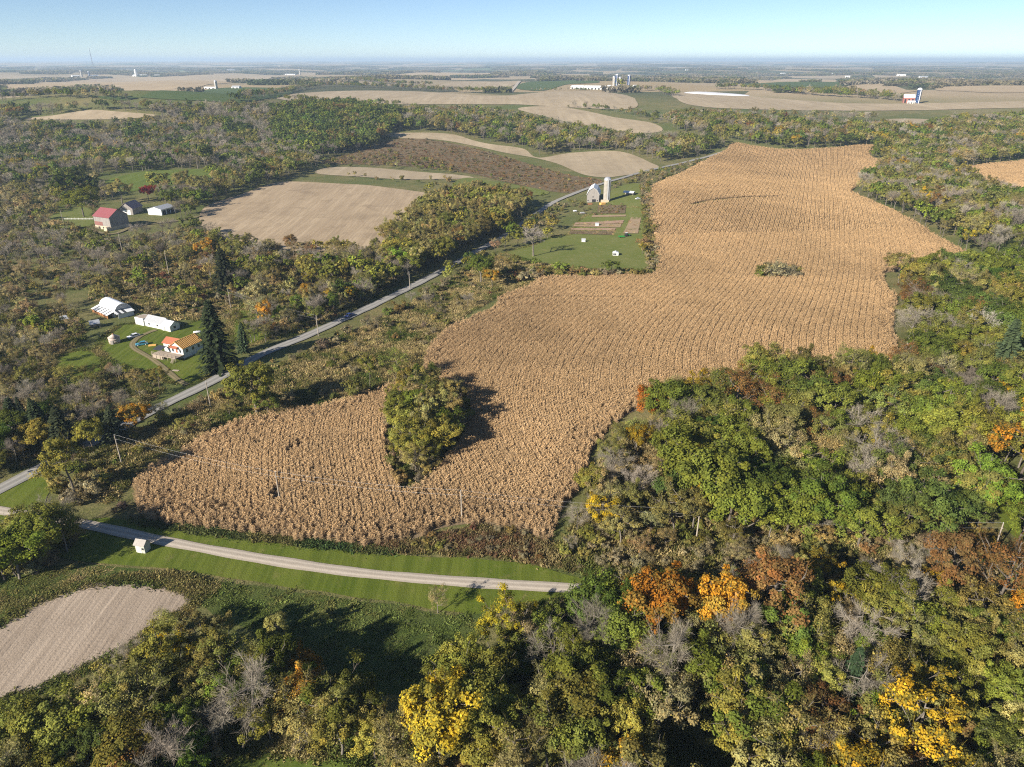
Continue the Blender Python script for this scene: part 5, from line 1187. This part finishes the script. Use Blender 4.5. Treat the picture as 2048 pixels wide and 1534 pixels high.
grow(poly([(1150,1062),(1300,1040),(1500,1035),(1800,1040),(2000,1075),(1960,1108),(1560,1094),(1200,1104)]), 3.0, (1.6, 4.0), {'s': 4, 'b': 3}, .9, shrub=True)
grow(poly([(1230,1070),(1500,1050),(1800,1056),(1960,1090),(1960,1110),(1560,1100),(1230,1104)]), 6.0, (4, 8), {'B': 3, 'o': 3, 't': 2, 'y': .7}, .6)
grow(poly([(-60,1185),(-40,1130),(40,1095),(80,1066),(110,1050),(150,1055),(165,1085),(120,1140),(40,1170)]), 3.4, (2.2, 4.5), {'s': 6, 'b': 2}, .95, excl=False, shrub=True)
grow(poly([(-60,1185),(-40,1140),(40,1115),(90,1085),(150,1070),(165,1090),(120,1140),(40,1170)]), 5.0, (5, 8.5), {'o': 4, 'G': 2, 'g': 1.5}, .7, excl=False)
grow(poly([(95,1000),(130,930),(200,905),(230,960),(190,1015),(140,1025)]), 3.4, (2, 4), {'s': 4, 'b': 4}, .85, excl=False, shrub=True)
WR = smooth(poly([(640,655),(760,596),(860,545),(950,492),(1000,465),(1045,436)]), 8, False)
grow(np.vstack([WR + [-3., 4.], (WR + [-14., 14.])[::-1]]), 5.5, (7, 12), {'G': 3, 'o': 3, 'g': 2, 'L': 2, 'B': 1}, .85)
grow(poly([(860,562),(930,520),(1000,482),(1050,452),(1085,432),(1100,442),(1060,470),(1010,498),(960,528),(900,570)]), 6.5, (4, 8), {'o': 3, 'G': 2, 'y': 2, 't': 1}, .6)
WR2 = smooth(poly([(250,840),(300,812),(380,775),(440,742),(520,700),(580,676),(640,652)]), 8, False)
grow(np.vstack([WR2 + [-2., 3.], (WR2 + [-8., 9.])[::-1]]), 5.5, (4, 8), {'o': 3, 't': 2, 'B': 3, 'g': 1}, .45)
WR3 = smooth(poly([(240,880),(330,832),(430,778),(530,728),(640,682),(720,645),(800,605),(880,565)]), 8, False)
grow(np.vstack([WR3 + [.5, -1.], (WR3 + [6., -7.])[::-1]]), 4.5, (1.5, 4.5), {'s': 4, 'b': 3, 'o': 1}, .55, shrub=True)
grow(poly([(1278,372),(1300,366),(1308,430),(1318,545),(1296,548),(1288,440)]), 3.4, (1.8, 3.8), {'s': 4, 'b': 3}, .9, excl=False, shrub=True)
grow(poly([(1195,412),(1250,408),(1252,428),(1194,430)]), 4.0, (.9, 1.8), {'s': 3, 'b': 4, 'r': 1}, .8, excl=False, shrub=True)
grow(poly([(1140,425),(1165,405),(1192,409),(1190,432),(1150,440)]), 5.0, (1.2, 2.6), {'s': 2, 'b': 3, 'r': 1}, .5, excl=False, shrub=True)
grow(poly([(-100,1562),(0,1508),(220,1430),(420,1318),(590,1372),(720,1452),(850,1445),(930,1420),(960,1500),(880,1590),(760,1566),(660,1532),(520,1522),(400,1552),(200,1660)]), 6.0, (8, 13), {'G': 2.5, 'g': 2, 'o': 3.5, 'y': 1.5, 'B': 1.5, 't': 1.2, 'R': .4, 'Y': .4, 'O': .2}, .85)
# hedgerows and shelter belts of the far farms
for px, sp_, hh_ in (([(1140,216),(1220,222),(1300,236),(1325,248)], 12, (6, 12)), ([(560,201),(680,209),(800,211)], 11, (8, 13)), ([(1180,183),(1140,181),(1060,183)], 12, (5, 9)), ([(1270,182),(1320,183),(1345,192)], 10, (9, 14)), ([(1430,178),(1520,180),(1620,190),(1760,198),(1800,203)], 10, (10, 16)), ([(1620,184),(1700,190),(1780,196)], 10, (10, 16)), ([(600,172),(700,174),(800,178),(900,184),(980,186)], 10, (9, 15)), ([(580,163),(650,160),(760,166),(860,172)], 10, (9, 15)), ([(0,205),(80,196),(170,196),(260,200)], 10, (9, 14)), ([(0,168),(60,163),(150,160)], 14, (9, 14)), ([(480,205),(540,192),(590,182),(640,175)], 11, (8, 14))):
    c = smooth(poly(px), 8, False); n_ = np.hypot(*np.diff(c, axis=0).T).sum(); m_ = 12
    side = np.column_stack([-np.gradient(c[:, 1]), np.gradient(c[:, 0])]); side = unit(side)
    grow(np.vstack([c + side * m_, (c - side * m_)[::-1]]), sp_, hh_, {'G': 1.5, 'g': 2, 'o': 2.4, 't': 1, 'B': 2.2, 'R': .5}, .95, excl=False)
# ------------------------------------------------------------------ choose the individuals: those that show largest, at most about 290 of a kind
T = np.array([t[:4] for t in TR]); SPK = np.array([t[4] for t in TR]); NAME = np.array([SP[k][3] for k in SPK])
zz = hgt(T[:, 0], T[:, 1]); u0, v0, dp = project(T[:, 0], T[:, 1], zz + T[:, 2] * .6); dist = np.sqrt(T[:, 0] ** 2 + T[:, 1] ** 2 + (CAMZ - zz) ** 2)
size = T[:, 2] / dist; inview = (u0 > -15) & (u0 < 2063) & (v0 > 90) & (v0 < 1550) & (dp > 0)
LIMIT = {'shrub': 190, 'brown_shrub': 150, 'spruce_tree': 60, 'autumn_tree': 200}
single = np.zeros(len(T), bool)
for nm in set(NAME):
    i = np.nonzero((NAME == nm) & inview & (size > (.012 if 'shrub' not in nm else .010)))[0]; single[i[np.argsort(-size[i])][:LIMIT.get(nm, 270)]] = True
LM = [((285, 1090), 'the small white shed'), ((1310, 1230), 'the big orange maple'), ((1535, 1230), 'the rust orange oak'), ((1820, 1500), 'the golden tree at the lower edge'), ((890, 1470), 'the tall golden trees'), ((515, 1450), 'the big leafless tree'), ((642, 1430), 'the little orange tree'),
      ((515, 1510), 'the bright grass patch'), ((1300, 1540), 'the grassy glade'), ((2036, 940), 'the bright orange maple'), ((1402, 1000), 'the round yellow green tree'), ((1456, 1020), 'the round fresh green tree'), ((1392, 1070), 'the wood edge pole'), ((1985, 1095), 'the braced pole'), ((1110, 1060), 'the lower corn corner'),
      ((1180, 910), 'the wooded corn edge'), ((1615, 880), 'the dark rust tree'), ((1740, 940), 'the tall leafless tree'), ((1300, 830), 'the orange tree by the corn'), ((1480, 775), 'the upper corn edge'), ((1790, 735), 'the corn corner by the wood'), ((1850, 650), 'the silvery dead trees'), ((1960, 690), 'the white dead tree'), ((1992, 750), 'the pale spruce'),
      ((1797, 560), 'the lone corner trees'), ((2000, 560), 'the upper wood'), ((850, 880), 'the copse in the corn'), ((514, 800), 'the wide bush by the road'), ((760, 770), 'the trees at the corn bay'), ((421, 800), 'the leaning pole'), ((243, 915), 'the brush pole'), ((274, 850), 'the small orange roadside tree'), ((90, 1090), 'the clump by the drive'),
      ((150, 980), 'the forked tree by the road'), ((100, 890), 'the dark conifers'), ((360, 700), 'the house with the orange roof'), ((230, 620), 'the greenhouse'), ((310, 650), 'the long white outbuilding'), ((230, 680), 'the round bin'), ((440, 700), 'the big spruce'), ((535, 650), 'the orange tree by the road'), ((637, 660), 'the roadside pole'),
      ((455, 560), 'the dark spruce on the slope'), ((210, 445), 'the red roofed barn'), ((320, 420), 'the white machine shed'), ((298, 395), 'the crimson tree'), ((640, 470), 'the large streaked field'), ((820, 565), 'the pole at the road bend'), ((960, 470), 'the slender roadside grove'), ((1180, 395), 'the gambrel barn'), ((1067, 500), 'the pale dead tree'), ((1230, 505), 'the white chicken coop'),
      ((962, 555), 'the dark tree by the corn'), ((1120, 548), 'the hedge below the pasture'), ((900, 640), 'the corn shoulder'), ((1190, 1300), 'the forked dead tree'), ((1690, 1380), 'the small spruce'), ((1455, 1340), 'the leaning dead trunk'), ((200, 1340), 'the stubble field edge'), ((450, 1240), 'the lawn corner'), ((700, 1300), 'the shaded hollow'), ((1050, 1200), 'the drive end'), ((1890, 1180), 'the rust brown trees'), ((1700, 1480), 'the lower wood'), ((1930, 490), 'the yellow tree by the corn point'), ((1850, 440), 'the far corn wood'), ((1715, 380), 'the corn inlet'), ((20, 1450), 'the near corner wood'), ((300, 1450), 'the lower dark wood'), ((60, 720), 'the grey thicket'), ((100, 520), 'the grey scrub slope'), ((330, 560), 'the rough slope')]
LMW = np.array([P(*a)[:2] for a, _ in LM])
used = {}
def describe(i):
    x, y, hh = T[i, :3]; d2 = np.hypot(LMW[:, 0] - x, LMW[:, 1] - y); order = np.argsort(d2)[:7]
    sp = SPK[i]; word = SP[sp][4]; noun = NOUN[NAME[i]]; sh = 'shrub' in NAME[i]
    big = ('tall ' if hh > 13.5 else 'low ' if hh < 7.5 else '') if not sh else ('large ' if hh > 2.9 else 'small ' if hh < 2.1 else '')
    form = 'broad ' if T[i, 3] > 1.09 else 'narrow ' if T[i, 3] < .92 else ''
    for k in order:
        lx, ly = LMW[k]; r0 = math.hypot(lx, ly); f = np.array([lx, ly]) / r0; o = np.array([x - lx, y - ly]); fw = o @ f; rt = o @ np.array([f[1], -f[0]]); D = math.hypot(*o)
        if D < 5: rel = 'right beside'
        else:
            near = 'close ' if D < 14 else 'well ' if D > 32 else ''
            if abs(fw) > 2.2 * abs(rt): rel = near + ('behind' if fw > 0 else 'in front of')
            elif abs(rt) > 2.2 * abs(fw): rel = near + ('right of' if rt > 0 else 'left of')
            else: rel = near + ('behind and ' if fw > 0 else 'in front and ') + ('right of' if rt > 0 else 'left of')
        lb = f'{big}{form}{word} {noun} {rel} {LM[k][1]}'
        if len(lb.split()) > 16: lb = f'{big}{word} {noun} {rel} {LM[k][1]}'
        if len(lb.split()) > 16: lb = f'{word} {noun} {rel} {LM[k][1]}'
        if lb not in used: break
    grp = f'{word} {noun}s near {LM[order[0]][1]}'
    if lb in used: grp = used[lb]
    used[lb] = grp; return lb, grp
def jitter(c, k_=.055):
    if abs(c[0] - c[2]) < .12 * max(c) + .09 and c[2] > .12: k_ = .012
    return tuple(float(np.clip(v * k, 0, .7)) for v, k in zip(c, np.exp(rng.normal(0, k_, 3)) * math.exp(rng.normal(0, .13))))
CR_ORDER = np.argsort(dist)
ns = 0
for i in CR_ORDER[single[CR_ORDER]]:
    shp = SP[SPK[i]][0]; sh = shp[rng.choice(len(shp), p=[1.] if len(shp) == 1 else [.65, .35] if len(shp) == 2 else [.5, .3, .2])]; tm, cm = PROTO[sh][rng.integers(len(PROTO[sh]))]
    lb, gp = describe(i); k = T[i, 2] / (SH if 'shrub' in sh else TH)
    rt = thing(NAME[i], lb, 'shrub' if 'shrub' in NAME[i] else 'tree', (T[i, 0], T[i, 1], zz[i]), rng.uniform(0, 6.28), gp)
    wf = k * T[i, 3]; rt.scale = (wf, wf, k)
    rt.rotation_euler.x, rt.rotation_euler.y = rng.normal(0, .03, 2)
    add('trunk' if 'shrub' not in sh else 'stems', tm, rt); c = add('crown' if 'shrub' not in sh else 'foliage', cm, rt)
    pal = SP[SPK[i]][2]; c.color = (*jitter(pal[rng.integers(len(pal))]), TURN.get(SPK[i], 0.) * rng.uniform(.5, 1)); ns += 1
print('individual trees', ns, 'labels', len(used), 'all', len(T))
# the rest: one object of woodland
def joined(tm, cm):
    nv, nc = len(tm.vertices), len(cm.vertices); v = np.empty((nv + nc) * 3, np.float32); a = np.empty(nv * 3, np.float32); b = np.empty(nc * 3, np.float32)
    tm.vertices.foreach_get('co', a); cm.vertices.foreach_get('co', b); v[:nv * 3] = a; v[nv * 3:] = b
    fa = np.empty(len(tm.loops), np.int32); tm.loops.foreach_get('vertex_index', fa); fb = np.empty(len(cm.loops), np.int32); cm.loops.foreach_get('vertex_index', fb)
    f = np.concatenate([fa, fb + nv]).reshape(-1, 4); at = {}
    for nm in ('bri', 'hue'):
        q = np.empty(len(cm.polygons), np.float32); cm.attributes[nm].data.foreach_get('value', q); at[nm] = ('FACE', np.concatenate([np.ones(len(tm.polygons)), q]))
    return mk_mesh('tree', v.reshape(-1, 3), f, [M['bark'], cm.materials[0]], False, at, [0] * len(tm.polygons) + [1] * len(cm.polygons))
PIDX = {}; PL = []
for shp, lst in PROTO.items():
    PIDX[shp] = []
    for tm, cm in lst: PIDX[shp].append(len(PL)); PL.append(bpy.data.objects.new('p', joined(tm, cm)))
rest = np.nonzero(~single)[0]; ix, colr, sc_ = [], [], []
for i in rest:
    near = dist[i] < 330; shp = SP[SPK[i]]; s_ = shp[0][rng.integers(len(shp[0]))] if near else shp[1]
    ix.append(PIDX[s_][rng.integers(len(PIDX[s_]))]); colr.append((*jitter(shp[2][rng.integers(len(shp[2]))]), TURN.get(SPK[i], 0.))); k = T[i, 2] / (SH if 'shrub' in s_ else TH); sc_.append((k * T[i, 3], k * T[i, 3], k))
scatter('woodland', np.column_stack([T[rest, 0], T[rest, 1], zz[rest]]), rng.uniform(0, 6.28, len(rest)), np.array(sc_), ix, PL, 'mixed autumn woodland and thickets covering the farther slopes', None, np.array(colr))
# far woods beyond two kilometres: lumps of canopy
FL = []
for s in range(5):
    g = np.random.default_rng(950 + s); n = 190; c = np.column_stack([g.uniform(-24, 24, n), g.uniform(-11, 11, n), g.uniform(2, 12, n) + g.normal(0, 1, n)]); nr = unit(g.normal(0, 1, (n, 3)) + [0, -.3, .5]); a = unit(np.cross(nr, g.normal(0, 1, (n, 3)))); b = np.cross(nr, a); z_ = g.uniform(1.6, 3.2, (n, 1))
    FL.append(bpy.data.objects.new('p', quads_mesh('canopy', c, a * z_, b * z_, M['leaf'], g.uniform(.7, 1.25, n), g.uniform(0, .5, n))))
n = 60000; rr = np.sqrt(rng.uniform(1750 ** 2, 11000 ** 2, n)); aa = rng.uniform(R(48), R(132), n); x, y = rr * np.cos(aa), rr * np.sin(aa)
den = wob(x, y * 1.4, 1500.) + .7 * wob(x + 3000, y, 600.); ok = den > .45
for c in CLEAR: ok &= ~inside(c, x, y)
for bx, by, br in BLOCK: ok &= np.hypot(x - bx, y - by) > br + 28
x, y, rr = x[ok], y[ok], rr[ok]; print('far woods', len(x))
pal = np.array([(.075, .098, .044), (.095, .112, .05), (.155, .14, .085), (.19, .17, .125), (.135, .14, .06), (.20, .185, .145)])
cc_ = pal[np.clip((rng.random(len(x)) * 3 + 3 * (wob(x, y, 420.) + 1) / 2), 0, 5).astype(int)]
scatter('distant_woods', np.column_stack([x, y, hgt(x, y) - 1]), rng.uniform(-.35, .35, len(x)), np.column_stack([rng.uniform(.8, 1.5, len(x)), rng.uniform(.8, 1.4, len(x)), rng.uniform(.7, 1.15, len(x))]), rng.integers(0, 5, len(x)), FL, 'belts of hazy woods between the farthest fields', None, cc_)
# rough grass and weeds
GX, GY, GC, GS, GI = [], [], [], [], []
def tufts(outline, n_per, cols, hs, excl=True, clump=None, kinds=(0, 6)):
    lo, hi = outline.min(0), outline.max(0); n = int((hi[0] - lo[0]) * (hi[1] - lo[1]) * n_per); x = rng.uniform(lo[0], hi[0], n); y = rng.uniform(lo[1], hi[1], n); ok = inside(outline, x, y); x, y = x[ok], y[ok]; ok = np.ones(len(x), bool)
    if clump: ok &= wob(x, y, clump) + rng.normal(0, .4, len(x)) > -.1
    if excl:
        for c in CLEAR: ok &= ~inside(c, x, y)
    ok &= dist_line(ROAD, x, y) > 3.6; ok &= dist_line(DRIVE, x, y) > 1.9; ok &= dist_line(DIRT, x, y) > 1.6; ok &= dist_line(DIRT2, x, y) > 2
    for bx, by, br in BLOCK: ok &= np.hypot(x - bx, y - by) > br * .75
    x, y = x[ok], y[ok]; cols = np.array(cols); z = wob(x, y, 26.) + rng.normal(0, .55, len(x)); k = np.clip(((z + 1.6) / 3.2 * len(cols)), 0, len(cols) - 1).astype(int)
    GX.append(x); GY.append(y); GC.append(cols[k] * np.exp(rng.normal(0, .15, (len(x), 1)))); h_ = rng.uniform(*hs, len(x)); GS.append(np.column_stack([rng.uniform(1.0, 1.9, len(x)), rng.uniform(1.0, 1.9, len(x)), h_])); GI.append(rng.integers(*kinds, len(x)))
MIXC = [(.075, .105, .026), (.11, .125, .036), (.17, .16, .06), (.27, .23, .105), (.34, .275, .14), (.20, .145, .085)]
tufts(ROADR, 1.0, [MIXC[0]] + MIXC[1:5] + MIXC[3:5], (.5, 1.4)); tufts(SCRUBL, .4, MIXC[2:5] + MIXC[:1], (.7, 1.6)); tufts(W_SLOPE, .25, MIXC, (.6, 1.5)); tufts(W_LEFT, .10, MIXC, (.6, 1.6)); tufts(W_LOW, .35, MIXC, (.6, 1.5))
tufts(CORR, 1.0, MIXC[1:5], (.6, 1.7)); tufts(poly([(1150,1062),(1300,1040),(1500,1035),(1800,1040),(2000,1075),(1960,1108),(1560,1094),(1200,1104)]), 1.0, MIXC[1:5], (.6, 1.6)); tufts(poly([(740,1098),(850,1075),(960,1055),(1050,1070),(1120,1095),(1180,1150),(1100,1132),(1000,1114),(800,1106)]), 1.6, [(.10, .10, .035), (.20, .165, .08), (.16, .10, .06)], (.5, 1.4), False)
tufts(WEST_EDGE, .8, MIXC[2:5], (.6, 1.5)); tufts(poly([(400,1162),(520,1172),(640,1190),(800,1212),(900,1232),(985,1222),(930,1300),(850,1360),(720,1370),(600,1310),(500,1250),(420,1220)]), .5, [(.10, .14, .036), (.12, .155, .045), (.17, .18, .06)], (.25, .5), False)
hd = smooth(poly([(285,1045),(400,1061),(560,1081),(700,1096),(790,1104)]), 6, False); tufts(np.vstack([hd + [0, 1.0], (hd - [0, 1.0])[::-1]]), 3., [(.05, .085, .03), (.09, .11, .04), (.14, .13, .05)], (.4, 1.0), False)
tufts(poly([(230,1152),(330,1145),(420,1160),(440,1185),(400,1195),(320,1166),(230,1160)]), 2.2, [(.10, .11, .04), (.22, .19, .08), (.14, .14, .05)], (.4, .9), False)
tufts(BRUSH, .06, [(.16, .10, .055), (.21, .14, .07), (.10, .09, .04)], (.9, 2.0)); tufts(poly([(-60,1180),(130,1135),(240,1140),(130,1172),(40,1212),(-60,1260)]), 1.0, MIXC[1:5], (.15, .4), False)
tufts(ISLAND, .8, MIXC[:4], (.6, 1.4), False); tufts(BOTTOM, .30, MIXC[:4], (.6, 1.5)); tufts(GLADE, 1., MIXC[:3], (.3, .8), False); tufts(smooth(poly(TERRACE), 4, False).repeat(2, 0) + np.array([[0, 2.], [0, -2.]] * len(smooth(poly(TERRACE), 4, False))), .0001, MIXC[:2], (.4, .8), False)
te = smooth(poly(TERRACE), 5, False); tufts(np.vstack([te + [0, 2.2], (te - [0, 2.2])[::-1]]), .8, [(.07, .10, .03), (.10, .115, .04)], (.5, 1.1), False)
for pl_ in (PLOT1, PLOT2, PLOT4): tufts(pl_, .35, [(.11, .15, .04), (.30, .24, .12), (.36, .28, .14), (.20, .12, .07)], (.3, .9), False)
for yd in (YARD, YARD2, YARD3, YARD4, BOTTOMG, HARV_NEAR, PASTURE):
    ce = yd.mean(0); tufts(np.vstack([(yd - ce) * 1.0 + ce + unit(yd - ce) * 1.4, [yd[0] + unit(yd[0] - ce) * 1.4], [yd[0] - unit(yd[0] - ce) * .9], (yd - unit(yd - ce) * .9)[::-1]]), 1.6, MIXC[:4], (.25, .7), False)
x, y, c, s_, ii = map(np.concatenate, (GX, GY, GC, GS, GI)); print('tufts', len(x))
scatter('rough_grass', np.column_stack([x, y, hgt(x, y) + .02]), rng.uniform(0, 6.28, len(x)), s_, ii, [bpy.data.objects.new('p', m_) for m_ in TUFT], 'rough dry grass and weeds between the shrubs', None, c)

# ------------------------------------------------------------------ haze
HZ = 47000.0
v, f = boxv(-HZ, HZ, -HZ, HZ, -70.0, 175.0)
m, nt, out = mat('haze_air'); pv = N(nt, 'VolumePrincipled'); pv.inputs['Color'].default_value = (.58, .77, 1.0, 1); pv.inputs['Density'].default_value = HAZE; pv.inputs['Anisotropy'].default_value = .1
nt.links.new(pv.outputs[0], out.inputs['Volume'])
tag(add('haze', mk_mesh('haze', v, f, m)), 'thin blue haze over the whole valley', None, None, 'stuff')
